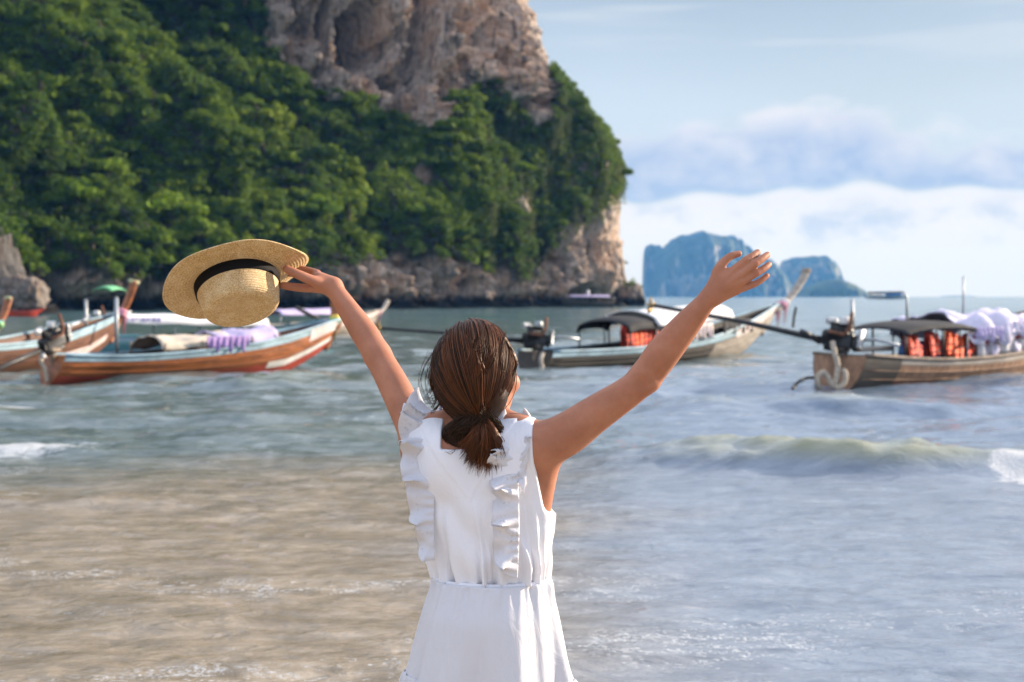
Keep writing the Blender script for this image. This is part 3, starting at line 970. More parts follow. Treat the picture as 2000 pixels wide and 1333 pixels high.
def build_jungle():
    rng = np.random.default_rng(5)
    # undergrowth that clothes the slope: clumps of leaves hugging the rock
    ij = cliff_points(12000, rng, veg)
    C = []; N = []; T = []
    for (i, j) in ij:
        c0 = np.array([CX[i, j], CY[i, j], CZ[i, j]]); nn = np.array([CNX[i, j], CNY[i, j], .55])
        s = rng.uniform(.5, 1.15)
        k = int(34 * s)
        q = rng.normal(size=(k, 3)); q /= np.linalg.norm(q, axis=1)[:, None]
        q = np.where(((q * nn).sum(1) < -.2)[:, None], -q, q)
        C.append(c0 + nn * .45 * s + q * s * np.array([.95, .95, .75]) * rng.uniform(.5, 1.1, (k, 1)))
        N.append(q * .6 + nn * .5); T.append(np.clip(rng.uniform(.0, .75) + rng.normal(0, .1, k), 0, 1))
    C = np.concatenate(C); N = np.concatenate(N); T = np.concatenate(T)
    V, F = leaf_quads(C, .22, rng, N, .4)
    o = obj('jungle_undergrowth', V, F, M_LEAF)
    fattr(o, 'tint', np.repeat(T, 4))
    tag(o, 'dense green jungle undergrowth covering the slope of the cliff', 'jungle', kind='stuff')
    # hanging vines and creepers down the right part of the rock
    def vt(px, py, rk, z):
        return sstep(px, 900, 1060) * (1 - sstep(py, np.interp(px, [1000, 1080, 1160, 1215], [470, 400, 360, 300]), np.interp(px, [1000, 1080, 1160, 1215], [530, 450, 400, 340]))) * sstep(py, 120, 200) * (~in_poly(px, py, ROCK_WALL)) * (fbm(px * .035, py * .006, 7.0, 2) > -.12) * .9
    ij = cliff_points(950, rng, vt)
    C = []; N = []; T = []
    for (i, j) in ij:
        c0 = np.array([CX[i, j], CY[i, j], CZ[i, j]]); nn = np.array([CNX[i, j], CNY[i, j], .1])
        L = rng.uniform(2.0, 6.0); k = int(26 * L)
        s = rng.uniform(0, 1, k) ** 1.2
        side = np.array([-nn[1], nn[0], 0])
        C.append(c0 + nn * rng.uniform(.35, 1.1) + side[None] * rng.normal(0, .30, (k, 1)) + nn[None] * rng.normal(0, .22, (k, 1)) - np.array([0, 0, 1.0])[None] * (s * L)[:, None])
        N.append(np.repeat(nn[None], k, 0)); T.append(np.clip(rng.uniform(.05, .8) + rng.normal(0, .1, k), 0, 1))
    C = np.concatenate(C); N = np.concatenate(N); T = np.concatenate(T)
    V, F = leaf_quads(C, .17, rng, N, 1.0)
    o = obj('hanging_vines', V, F, M_VINE)
    fattr(o, 'tint', np.repeat(T, 4))
    tag(o, 'olive green creepers hanging down the right side of the cliff', 'vines', kind='stuff')

    # trees whose crowns can be told apart
    def place(i, j, s, lean, v, label, group, crowns=None):
        c0 = np.array([CX[i, j], CY[i, j], CZ[i, j]]); nn = np.array([CNX[i, j], CNY[i, j], 0])
        e = empty('jungle_tree', c0 + nn * .25)
        e.rotation_euler = (-nn[1] * lean * -1, nn[0] * lean, rng.uniform(0, 6.28)) if False else (0, 0, rng.uniform(0, 6.28))
        e.scale = (s * rng.uniform(.85, 1.2), s * rng.uniform(.85, 1.2), s * rng.uniform(.8, 1.25))
        for nm, me in (('trunk', TRUNKS[v % 3]), ('crown', (crowns or CROWNS)[v % len(crowns or CROWNS)])):
            c = bpy.data.objects.new(nm, me)
            COL.objects.link(c); c.parent = e
        tag(e, label, 'tree', group)
        return e
    ij = cliff_points(245, rng, lambda a, b, c, z: veg(a, b, c, z) * np.where(a > 1080, .35, 1) * ((a > -120) & (b > -60)))
    for n, (i, j) in enumerate(ij):
        px, py = CPX[i, j], CPY[i, j]
        big = 1.0 if px < 900 else .72
        if py < 200: where = 'high on the upper left slope' if px < 520 else 'growing beside the bare rock wall near the top'
        elif px < 300: where = 'on the slope above the far left boats' if py > 380 else 'on the left part of the slope'
        elif px < 620: where = 'low on the slope just above the straw hat' if py > 380 else 'on the middle of the slope above the hat'
        elif px < 900: where = 'low on the slope between hat and head' if py > 400 else 'on the slope just below the rock wall'
        else: where = 'on the steep right end of the cliff'
        place(i, j, big * rng.uniform(.55, 1.25), .3, n, 'bushy green jungle tree ' + where, 'trees ' + where)
    # bright yellow-green crowns that stand out from the rest
    for n, (tx, ty, s, lab) in enumerate(((208, 355, 1.1, 'upright, on the slope right of the left outcrop'), (150, 420, 1.2, 'on the slope above the leftmost prow'), (330, 440, 1.35, 'low on the slope left of the straw hat'),
                                          (290, 500, 1.0, 'at the foot of the slope beside the green sun shade'), (385, 470, .9, 'just above the left brim of the hat'), (620, 435, 1.0, 'low on the slope right of the hat'),
                                          (700, 400, .9, 'on the slope above the raised left wrist'), (1015, 345, .95, 'over the pale rock scar on the right'), (560, 330, .8, 'in the middle of the slope'), (800, 430, .85, 'low on the slope left of the head'), (90, 215, .9, 'high on the left slope'), (480, 215, .8, 'on the upper slope left of the rock wall'))):
        k = np.argmin((CPX - tx) ** 2 + (CPY - ty) ** 2 + 1e6 * (CY > 300))
        i, j = np.unravel_index(k, CPX.shape)
        place(i, j, s, .3, n, 'bright yellow-green tree ' + lab, 'bright trees on the cliff slope', BRIGHT)
    # the skyline trees on the right edge
    for n, (tx, ty, s) in enumerate(((1098, 172, .6), (1128, 215, .8), (1150, 245, .75), (1172, 262, .7), (1188, 290, .75), (1196, 330, .7), (1200, 370, .5), (1212, 520, .45))):
        k = np.argmin((CPX - tx) ** 2 + (CPY - ty) ** 2 + 1e6 * (CY > 300))
        i, j = np.unravel_index(k, CPX.shape)
        place(i, j, s, .3, n, 'small tree leaning out from the right edge of the cliff', 'trees on the cliff edge')


fattr(cliff, 'veg', veg(CPX, CPY, CRK, CZ).ravel())
build_jungle()


# ------------------------------------------------------------------ separate rocks by the water
def rock_blob(name, c, r, seed, material, sub=36, amp=.28):
    th = np.linspace(0, 2 * np.pi, sub * 2, endpoint=False); ph = np.linspace(0, np.pi, sub)
    PH, TH = np.meshgrid(ph, th, indexing='ij')
    D = np.stack([np.sin(PH) * np.cos(TH), np.sin(PH) * np.sin(TH), np.cos(PH)], -1)
    n = fbm(D[..., 0] * 1.6 + seed, D[..., 1] * 1.6, D[..., 2] * 1.6, 4) + .4 * fbm(D[..., 0] * 5 + seed, D[..., 1] * 5, D[..., 2] * 3, 3, ridged=True)
    sq = np.sign(D) * np.abs(D) ** .75
    V = sq * (1 + amp * n)[..., None] * np.array(r)
    return obj(name, V.reshape(-1, 3), grid_faces(sub, sub * 2, True), material)


def bush_on(c, n, sx, sz, seed, parent, name='bush'):
    rng = np.random.default_rng(seed)
    q = rng.normal(size=(n, 3)); q /= np.linalg.norm(q, axis=1)[:, None]
    C = np.array(c) + q * np.array([sx, sx, sz]) * rng.uniform(.5, 1.1, (n, 1)) * (1 + .3 * np.sin(q[:, :1] * 7))
    V, F = leaf_quads(C, .2, rng, q, .3)
    o = obj(name, V, F, M_LEAF, parent)
    fattr(o, 'tint', np.repeat(np.clip(rng.normal(.35, .2, n), 0, 1), 4))
    return o


M_ROCK2 = rock_material('sea_stack_rock', tone=(.75, .78, .8), scale=1.6)
o = empty('sea_stack', (P(1231, 598, 243)[0], 243, 0))
b = rock_blob('rock', None, (2.15, 2.6, 2.7), 4.0, M_ROCK2)
b.parent = o; b.location = (0, 0, 1.0)
bush_on((0, -.3, 3.3), 700, 1.8, 1.1, 3, o)
tag(o, 'small dark rock topped with bushes beside the foot of the cliff', 'rock')

o = empty('rock_outcrop', (P(18, 600, 128)[0], 128, 0))
b = rock_blob('rock', None, (3.0, 3.5, 8.2), 9.0, rock_material('outcrop_rock', tone=(.25, .29, .33), scale=1.1)); b.parent = o; b.location = (-1.4, 0, .4)
b.rotation_euler = (0, R(-14), 0)
b = rock_blob('ledge', None, (2.1, 2.0, 1.6), 2.0, rock_material('ledge_rock', tone=(.6, .63, .66), scale=1.6, wet=False)); b.parent = o; b.location = (1.8, -2.4, 1.75)
b = rock_blob('foot', None, (3.2, 2.4, 1.2), 6.0, M_ROCK2); b.parent = o; b.location = (1.2, -1.6, 0)
bush_on((-1.6, -.8, 8.0), 900, 2.6, 1.5, 8, o)
tag(o, 'steep grey rock outcrop with a pale ledge by the left edge', 'rock')


# ------------------------------------------------------------------ far islands
def island(name, D, prof, thick, seed, mt, label, nx=260, nz=70, rough=1.0):
    prof = np.array(prof, float)
    Xw = (prof[:, 0] - 1000) / FPX * D
    Tw = (579 - prof[:, 1]) / FPX * D + CAM_H
    xs = np.linspace(Xw[0], Xw[-1], nx)
    T = np.interp(xs, Xw, Tw)
    T = np.maximum(T + T.max() * (.06 * fbm(xs / D * 60, seed, 0, 2) + .05 * fbm(xs / D * 240, seed, 5.0, 4, .6)) * sstep(T, 0, .35 * T.max()), .5)
    ang = np.linspace(0, np.pi, nz)             # from front waterline over the top to the back waterline
    A, Xg = np.meshgrid(ang, xs, indexing='ij')
    Tg = np.repeat(T[None], nz, 0)
    w = np.sqrt(np.clip(1 - ((Xg - xs.mean()) / (xs[-1] - xs[0]) * 2) ** 2, .02, 1)) * thick
    ca, sa = np.cos(A), np.sin(A)
    Yl = -np.sign(ca) * np.abs(ca) ** .55 * w
    Z = np.abs(sa) ** .7 * Tg - 2
    n = fbm(Xg * .012 * 2000 / D, Z * .012 * 2000 / D, Yl * .01 + seed, 4)
    rd = fbm(Xg * .03 * 2000 / D, Z * .004, seed * 2.0, 4, ridged=True)
    Yl = Yl + rough * (n * thick * .35 - rd * thick * .26) * np.clip(1.3 - sa, 0.3, 1)
    V = np.stack([Xg - xs.mean(), Yl, Z], -1).reshape(-1, 3)
    o = obj(name, V, grid_faces(nz, nx), mt)
    o.location = (xs.mean(), D, 0)
    tag(o, label, 'island')
    return o


def island_material(name, rock, green, thr):
    m, t, out = mat(name)
    p = t.pos()
    n = t.noise(t.vscale(p, (.009, .009, .0027)), 1.0, 6, .6, .4)
    n2 = t.noise(t.vscale(p, (.023, .023, .023)), 1.0, 5, .65)
    g = t.mix(t.ss(n2, .35, .65), tuple(np.array(green) * .55), green)
    r_ = t.mix(t.ss(n2, .35, .65), tuple(np.array(rock) * .7), rock)
    nz_ = t.sep(t.node('ShaderNodeNewGeometry').outputs['Normal'])[2]
    f = t.ss(t.m('ADD', n, t.m('MULTIPLY', nz_, -.35)), thr - .06, thr + .06)
    principled(t, out, t.mix(f, g, r_), .9, t.bump(n2, .8, 12.0))
    return m


M_ISL = island_material('island_rock', (.36, .32, .28), (.022, .048, .018), .48)
M_ISG = island_material('island_green', (.30, .27, .22), (.050, .085, .025), .62)
island('far_island', 3850, [(1254, 582), (1256, 540), (1258, 492), (1264, 480), (1284, 480), (1296, 482), (1312, 470), (1330, 459), (1355, 456), (1385, 456), (1410, 463), (1440, 468), (1452, 478), (1462, 490), (1485, 503), (1502, 515), (1518, 526), (1530, 542), (1546, 562), (1552, 582)], 230, 3.0, M_ISL,
       'large steep blue island on the horizon behind the raised open hand')
island('far_island', 4030, [(1510, 582), (1516, 560), (1528, 536), (1534, 514), (1550, 504), (1580, 500), (1606, 499), (1622, 508), (1632, 520), (1638, 545), (1644, 582)], 165, 7.0, M_ISL,
       'smaller rounded blue island right of the large one on the horizon')
island('far_island', 2750, [(1560, 582), (1575, 562), (1600, 550), (1618, 545), (1640, 547), (1660, 556), (1678, 566), (1692, 575), (1694, 582)], 100, 5.0, M_ISG,
       'low dark green island with a sloping right end on the horizon', rough=.5)
island('far_island', 4950, [(1838, 580.5), (1845, 577.6), (1868, 576.8), (1895, 577.4), (1905, 580.5)], 90, 8.0, M_ISL,
       'thin faint strip of island on the horizon far right', nx=40, nz=16, rough=.3)

# ------------------------------------------------------------------ the air: faint blue sea haze round everything
hz = MB().box((0, 2660, 86.5), (9000, 5800, 187)).build('haze', None, None, False)
hm = bpy.data.materials.new('sea_haze'); hm.use_nodes = True
ht = NT(hm.node_tree); ht.n.clear()
ho = ht.node('ShaderNodeOutputMaterial')
hv = ht.node('ShaderNodeVolumePrincipled', {'Color': (0.13, 0.42, 1.0), 'Density': 0.00014, 'Anisotropy': 0.0, 'Absorption Color': (1, 1, 1)})
ht.l.new(hv.outputs[0], ho.inputs['Volume'])
hz.data.materials.append(hm)
tag(hz, 'faint blue sea haze that veils the far islands', 'haze', kind='stuff')

# ================================================================== BOATS
def wp(px, py):
    """point of the water surface seen at a photograph pixel"""
    d = FPX * CAM_H / (py - 579.0)
    return np.array([(px - 1000.0) / FPX * d, d])


class Boat:
    def __init__(s, name, stern, bow, L, beam, gun, keel_bow, label, group='longtail boats at anchor', rake=.5):
        dirv = np.asarray(bow) - np.asarray(stern)
        s.rz = math.atan2(dirv[1], dirv[0])
        s.L = L; s.B = beam; s.rake = rake
        s.root = empty(name, (stern[0], stern[1], 0), s.rz)
        tag(s.root, label, 'boat', group)
        s.gun = np.asarray(gun, float); s.kb = keel_bow
        s.t0 = np.linspace(0, 1, 41)

    def loc(s, w):
        """world point -> boat coordinates"""
        w = np.asarray(w, float) - np.array(s.root.location)
        c, sn = math.cos(-s.rz), math.sin(-s.rz)
        return np.array([w[0] * c - w[1] * sn, w[0] * sn + w[1] * c, w[2]])

    def world(s, p):
        c, sn = math.cos(s.rz), math.sin(s.rz)
        return np.array([p[0] * c - p[1] * sn, p[0] * sn + p[1] * c, p[2]]) + np.array(s.root.location)

    def w(s, t):
        return s.B / 2 * np.interp(t, [0, .1, .25, .45, .65, .8, .9, 1], [.62, .74, .92, 1, .88, .6, .34, .04])

    def g(s, t):
        # smooth gunwale height
        tt = np.linspace(0, 1, len(s.gun))
        a = np.clip(np.asarray(t, float), 0, 1)
        i = np.clip((a * (len(s.gun) - 1)).astype(int), 0, len(s.gun) - 2)
        f = a * (len(s.gun) - 1) - i
        p = np.concatenate([[2 * s.gun[0] - s.gun[1]], s.gun, [2 * s.gun[-1] - s.gun[-2]]])
        p0, p1, p2, p3 = p[i], p[i + 1], p[i + 2], p[i + 3]
        return .5 * (2 * p1 + (p2 - p0) * f + (2 * p0 - 5 * p1 + 4 * p2 - p3) * f ** 2 + (3 * p1 - p0 - 3 * p2 + p3) * f ** 3)

    def k(s, t):
        return np.interp(t, [0, .6, .78, .9, 1], [-.22, -.25, -.2, s.kb * .25, s.kb])

    def pt(s, t, q, side, off=0.0):
        t = np.asarray(t, float); q = np.asarray(q, float)
        y = (s.w(t) + off) * (1 - (1 - q) ** 2.1)
        z = s.k(t) + (s.g(t) - s.k(t)) * q ** 1.12
        x = s.L * t + s.rake * (q - .3) * t ** 5 - .25 * (1 - q) * (1 - t) ** 6
        return np.stack([x, side * y, z], -1)

    def strip(s, name, q0, q1, mt, off=0.0, t0=0.0, t1=1.0, nq=10, both=True, parent=None):
        mb = MB()
        T, Q = np.meshgrid(np.linspace(t0, t1, 44), np.linspace(q0, q1, nq), indexing='ij')
        for sd in ((-1, 1) if both else (-1,)):
            mb.grid(s.pt(T, Q, sd, off))
        return mb.build(name, mt, parent or s.root)

    def hull(s, m_hull, m_stripe=None, m_bottom=None, m_rail=None, m_in=None, qs=.82, qb=.42):
        h = s.strip('hull', 0.0, 1.0, m_hull)
        if m_bottom: s.strip('bottom_paint', 0.02, qb, m_bottom, .006, parent=h)
        if m_stripe: s.strip('sheer_stripe', qs, 1.0, m_stripe, .008, parent=h)
        # transom
        q = np.linspace(0, 1, 10)
        a = s.pt(np.zeros(10), q, -1); b = s.pt(np.zeros(10), q, 1)
        mb = MB(); mb.grid(np.stack([a, b], 0)); mb.build('transom', m_hull, s.root)
        for sd in (-1, 1):
            t = np.linspace(0, 1, 40)
            p = s.pt(t, np.ones(40), sd, .01); p[:, 2] += .02
            MB().tube(p, .035, 6).build('rail', m_rail or m_hull, s.root)
        # inside planking and floor
        T, Q = np.meshgrid(np.linspace(0.005, .97, 40), np.linspace(.35, 1.0, 6), indexing='ij')
        mb = MB()
        for sd in (-1, 1):
            mb.grid(s.pt(T, Q, sd, -.05))
        t = np.linspace(0.005, .95, 30)
        a = s.pt(t, np.full(30, .42), -1, -.05); b = s.pt(t, np.full(30, .42), 1, -.05)
        mb.grid(np.stack([a, (a + b) / 2, b], 1))
        mb.build('inner_planking', m_in or m_hull, s.root)
        for tt in np.linspace(.22, .82, 5):
            a = s.pt(tt, .86, -1, -.03); b = s.pt(tt, .86, 1, -.03)
            c = (a + b) / 2
            MB().box(c, (.26, np.linalg.norm(a - b), .04), bev=.01).build('thwart', m_in or m_hull, s.root)
        # outside plank seams: thin battens standing proud of the hull
        for qq in (.56, .74):
            for sd in (-1, 1):
                t = np.linspace(0.01, .97, 36)
                MB().tube(s.pt(t, np.full(36, qq), sd, .006), .012, 4).build('rubbing_strake', m_hull, h)

    def prow(s, tip, m_wood, garlands=(), m_cap=None, r=.13):
        """tip given in boat coordinates"""
        base = s.pt(.985, 1.0, 1); base[1] = 0
        base = base + np.array([-.12, 0, -.18])
        tip = np.asarray(tip, float)
        mid = base * .5 + tip * .5 + np.array([.12 * np.linalg.norm(tip - base), 0, -.10 * np.linalg.norm(tip - base)])
        u = np.linspace(0, 1, 10)[:, None]
        p = (1 - u) ** 2 * base + 2 * u * (1 - u) * mid + u ** 2 * tip
        o = MB().tube(p, np.linspace(r * .9, r * 1.05, 10), 8, flat=.55).build('prow', m_wood, s.root)
        if m_cap:
            MB().tube([p[-1] - (p[-1] - p[-2]) * .55, p[-1] + (p[-1] - p[-2]) * .03], [r * 1.12, r * 1.12], 8, flat=.6).build('prow_cap', m_cap, o)
        for k, gm in enumerate(garlands):
            c = p[2] + (p[3] - p[2]) * (k * .6)
            d = (p[3] - p[2]); d /= np.linalg.norm(d)
            mb = MB()
            mb.tube([c - d * .06, c, c + d * .06], [r * 1.15, r * 1.35, r * 1.15], 10, flat=.75)
            for a in range(3):
                e = c + np.array([.04 * a - .05, (-1) ** a * r * .8, -.10])
                mb.tube([c + np.array([0, (-1) ** a * r * .7, 0]), e, e + np.array([-.05 - .03 * a, 0, -.35 - .1 * a])], [.03, .035, .012], 5, flat=.4)
            mb.build('garland', gm, o)
        return o

    def stem(s, mt, off=.012):
        t = np.ones(14) * .995; q = np.linspace(0, 1, 14)
        p = s.pt(t, q, 1); p[:, 1] = 0; p[:, 0] += off + .03
        MB().tube(p, .055, 6).build('stem', mt, s.root)

    def canopy(s, t0, t1, z0, z1, mt, arch=.16, sag=.04, side_drop=.12, over=.08, post_m=None, name='canopy', nposts=3, lump=0.0, seed=0, endsag=.0):
        nx_, ny_ = 26, 17
        X = np.linspace(t0, t1, nx_); S = np.linspace(-1, 1, ny_)
        V = np.zeros((nx_, ny_, 3))
        for i, x in enumerate(X):
            f = (x - t0) / (t1 - t0)
            hw = float(s.w(x)) + over
            zz = z0 + (z1 - z0) * f - sag * math.sin(f * math.pi * (nposts - 1)) ** 2 - endsag * (abs(f - .5) * 2) ** 3
            for j, q in enumerate(S):
                z = zz + arch * (1 - abs(q) ** 2.2) - side_drop * max(0, (abs(q) - .88) / .12)
                V[i, j] = (s.L * x, q * hw * (1 if abs(q) < .9 else .995), z)
        if lump:
            V[..., 2] += lump * fbm(V[..., 0] * 1.4 + seed, V[..., 1] * 2.2, seed, 3)
            V[..., 1] += lump * .5 * fbm(V[..., 0] * 2.4 + seed, V[..., 2] * 3, seed + 3.0, 2)
        o = MB().grid(V).build(name, mt, s.root)
        solidify(o, .025)
        for i in range(nposts):
            x = t0 + (t1 - t0) * (i + .04 if i == 0 else (i - .04 if i == nposts - 1 else i)) / (nposts - 1)
            f = (x - t0) / (t1 - t0)
            for sd in (-1, 1):
                a = s.pt(x, 1.0, sd, -.03)
                b = np.array([s.L * x, sd * (float(s.w(x)) - .02), z0 + (z1 - z0) * f + .02 - endsag * (abs(f - .5) * 2) ** 3])
                MB().tube([a - (0, 0, .1), b], .022, 6).build('canopy_post', post_m or M['grey_metal'], o)
        return o

    def curtain(s, t0, t1, ztop, zbot, mt, side=-1, wav=.05, seed=0, name='side_curtain'):
        n, k = 34, 8
        T = np.linspace(t0, t1, n); Zf = np.linspace(0, 1, k)
        V = np.zeros((n, k, 3))
        for i, x in enumerate(T):
            for j, f in enumerate(Zf):
                zb = zbot + .12 * math.sin(i * .9 + seed) * math.sin(i * .31 + seed * 2)
                V[i, j] = (s.L * x, side * (float(s.w(x)) + .05 + wav * math.sin(i * 1.3 + seed + f) * (.3 + f)), ztop + (zb - ztop) * f)
        o = MB().grid(V).build(name, mt, s.root)
        solidify(o, .01)
        return o

    def motor(s, shaft_tip, z=None, mirrored=False, white=True, x0=-.05):
        gz = float(s.g(0.0)) if z is None else z
        c = np.array([x0, 0, gz + .28])
        tip = np.asarray(shaft_tip, float)
        d = tip - c; Ld = np.linalg.norm(d); d /= Ld
        up = np.array([0, 0, 1.0]); fw = -d
        sd = np.cross(up, fw); sd /= np.linalg.norm(sd); up = np.cross(fw, sd)
        Mx = np.stack([fw, sd, up], 1)
        ms = .70
        def q(x, y, z_): return c + Mx @ (ms * np.array([x, y, z_]))
        mb = MB()
        mb.box(q(.0, 0, 0), np.array((.78, .40, .40)) * ms, Mx, .04)
        mb.box(q(.05, 0, .26), np.array((.56, .26, .16)) * ms, Mx, .03)
        for k in range(4):
            mb.tube([q(-.18 + .14 * k, .0, .32), q(-.18 + .14 * k, 0, .42)], .05, 8)
            mb.tube([q(-.18 + .14 * k, -.12, .22), q(-.18 + .14 * k, -.26, .16)], .035, 6)
        mb.box(q(.0, 0, -.25), np.array((.62, .28, .14)) * ms, Mx, .03)
        mb.lathe(ms * np.array([(.0, -.05), (.2, -.05), (.22, 0), (.2, .05), (.0, .05)]), 18, q(.46, 0, -.02), Mx @ np.array([[0, 0, 1], [1, 0, 0], [0, 1, 0]]))
        mo = mb.build('motor', M['engine_black'], s.root)
        MB().lathe(ms * np.array([(.0, -.09), (.12, -.09), (.13, -.05), (.13, .07), (.10, .10), (.0, .10)]), 16, q(.10, -.06, .50)).build('air_filter', M['white_paint'] if white else M['grey_metal'], mo)
        MB().box(q(.56, 0, .12), np.array((.08, .42, .46)) * ms, Mx, .015).build('radiator', M['grey_metal'], mo)
        MB().tube([q(-.2, -.26, .18), q(.2, -.28, .16), q(.3, -.28, .35), q(.3, -.27, .75)], .035, 8).build('exhaust_pipe', M['rust'], mo)
        MB().box(q(-.25, .10, .42), np.array((.3, .2, .2)) * ms, Mx, .04).build('fuel_tank', M['white_paint'], mo)
        MB().tube([q(.4, 0, .05), q(.9, .05, .16), q(1.5, .08, .12)], [.03, .026, .03], 8).build('tiller', M['grey_metal'], mo)
        MB().tube([q(-.3, 0, -.08), c + d * (Ld * .5), tip], [.06, .045, .035], 8).build('tail_shaft', M['engine_black'], mo)
        mb = MB()
        for k in range(3):
            a = k * 2.094
            r = sd * math.cos(a) + up * math.sin(a)
            tt = np.cross(d, r)
            mb.add([tip - tt * .02 - d * .03, tip + r * .10 - tt * .07 - d * .04, tip + r * .19, tip + r * .10 + tt * .07 + d * .04, tip + tt * .02 + d * .03, tip + r * .10 + d * .03], [(0, 1, 5), (1, 2, 5), (2, 3, 5), (3, 4, 5)])
        mb.tube([tip - d * .06, tip + d * .08], [.045, .02], 8)
        po = mb.build('propeller', M['brass'], mo); solidify(po, .01)
        # the post that carries the motor
        mb = MB()
        mb.tube([(x0 + .05, 0, gz - .5), (x0 + .02, 0, gz + .2)], [.07, .055], 8)
        mb.box((x0 + .02, 0, gz + .13), (.2, .34, .08), bev=.01)
        mb.build('motor_post', M['driftwood'], s.root)
        return mo


M = {}
M['orange_wood'] = paint('orange_varnished_wood', (.36, .115, .032), .45, .6, 2.2, (.5, 3, 5))
M['brown_wood'] = paint('brown_worn_wood', (.15, .062, .032), .6, .5, 2.5, (.5, 3, 5))
M['dark_wood'] = paint('dark_wet_wood', (.055, .045, .036), .6, .45, 2.5, (.5, 3, 5))
M['tan_wood'] = paint('tan_weathered_wood', (.36, .20, .115), .65, .5, 3.0, (2.5, 2, 1.0))
M['grey_wood'] = paint('grey_bleached_wood', (.40, .345, .29), .7, .4, 2.5, (.6, 2, 5))
M['driftwood'] = paint('driftwood', (.30, .23, .17), .8, .45, 4)
M['red_paint'] = paint('red_bottom_paint', (.42, .06, .035), .55, .4, 2.5, (.6, 2, 2))
M['dark_red'] = paint('dark_red_bottom_paint', (.16, .035, .025), .6, .4, 2.5, (.6, 2, 2))
M['sky_blue'] = paint('sky_blue_paint', (.30, .44, .52), .5, .4, 2.5, (.6, 2, 2))
M['teal'] = paint('teal_paint', (.10, .28, .34), .5, .35, 2.5, (.6, 2, 2))
M['white_paint'] = paint('white_paint', (.72, .70, .68), .5, .2, 4)
M['pink_white'] = paint('pinkish_white_paint', (.70, .58, .56), .5, .25, 3)
M['black_cloth'] = paint('black_canvas', (.022, .022, .025), .8, .4, 3)
M['white_cloth'] = paint('white_canvas', (.78, .76, .76), .8, .15, 3)
M['cream_cloth'] = paint('cream_canvas', (.62, .53, .42), .8, .25, 3)
M['lavender'] = paint('lavender_cloth', (.50, .43, .66), .8, .22, 2.5)
M['pale_lavender'] = paint('pale_lavender_cloth', (.64, .60, .74), .8, .18, 3.5)
M['purple'] = paint('purple_cloth', (.36, .24, .52), .8, .3, 4)
M['green_cloth'] = paint('green_canvas', (.16, .48, .24), .7, .25, 4)
M['engine_black'] = paint('greasy_engine_black', (.022, .022, .023), .45, .5, 8, spec=.5)
M['grey_metal'] = paint('galvanised_metal', (.42, .44, .46), .45, .3, 8, metallic=.6)
M['rust'] = paint('rusty_pipe', (.20, .085, .045), .8, .5, 9)
M['brass'] = paint('brass_propeller', (.45, .30, .12), .4, .4, 8, metallic=.8)
M['orange_vest'] = paint('orange_vest_cloth', (.78, .10, .02), .75, .25, 5)
M['red_vest'] = paint('red_orange_vest_cloth', (.58, .05, .018), .75, .3, 5)
M['blue_plastic'] = paint('blue_plastic', (.05, .20, .50), .4, .3, 4)
M['rope'] = paint('hemp_rope', (.52, .43, .33), .9, .3, 20)
M['yellow_rib'] = paint('yellow_ribbon', (.75, .55, .08), .7, .2, 6)
M['green_rib'] = paint('green_ribbon', (.30, .60, .25), .7, .2, 6)
M['pink_rib'] = paint('pink_ribbon', (.75, .32, .40), .7, .2, 6)
M['cap'] = paint('pale_green_yellow_cap', (.58, .60, .33), .6, .3, 6)
M['skin_dark'] = paint('tanned_skin', (.30, .15, .09), .6, .2, 6)


def rope(name, pts, r, parent, mt=None):
    p = np.asarray(pts, float)
    u = np.linspace(0, len(p) - 1, 8 * len(p))
    i = np.clip(u.astype(int), 0, len(p) - 2); f = (u - i)[:, None]
    pe = np.concatenate([[2 * p[0] - p[1]], p, [2 * p[-1] - p[-2]]])
    a, b, c, d = pe[i], pe[i + 1], pe[i + 2], pe[i + 3]
    q = .5 * (2 * b + (c - a) * f + (2 * a - 5 * b + 4 * c - d) * f ** 2 + (3 * b - a - 3 * c + d) * f ** 3)
    return MB().tube(q, r, 7).build(name, mt or M['rope'], parent)


# life jacket, built once: two padded front panels, back panel, collar and two belts
def make_vest(mt):
    e = empty('life_jacket')
    for sd in (-1, 1):
        mb = MB()
        mb.box((sd * .105, -.06, .02), (.17, .075, .40), bev=.03)
        mb.box((sd * .125, -.055, .25), (.10, .07, .12), bev=.03)
        mb.build('front_panel', mt, e)
    mb = MB(); mb.box((0, .06, .04), (.40, .07, .44), bev=.03); mb.build('back_panel', mt, e)
    mb = MB()
    a = np.linspace(-.2, np.pi + .2, 12)
    mb.tube(np.stack([.12 * np.cos(a), .02 + .07 * np.sin(a), .29 + .03 * np.sin(a)], 1), .045, 8)
    mb.build('collar', mt, e)
    for z in (-.08, .06):
        mb = MB(); mb.box((0, -.101, z), (.40, .008, .022)); mb.build('belt', M['black_cloth'], e)
    return e


VEST = {'orange_vest': make_vest(M['orange_vest']), 'red_vest': make_vest(M['red_vest'])}
_vest_used = {}


def hang_vest(boat, loc, kind, label, group, s=1.0, rot=0.0):
    v = VEST[kind] if not _vest_used.get(kind) else copy_tree(VEST[kind])
    _vest_used[kind] = True
    v.location = boat.world(loc)
    v.rotation_euler = (random.uniform(-.12, .12), random.uniform(-.12, .12), boat.rz + rot)
    v.scale = (s, s, s)
    tag(v, label, 'life jacket', group)


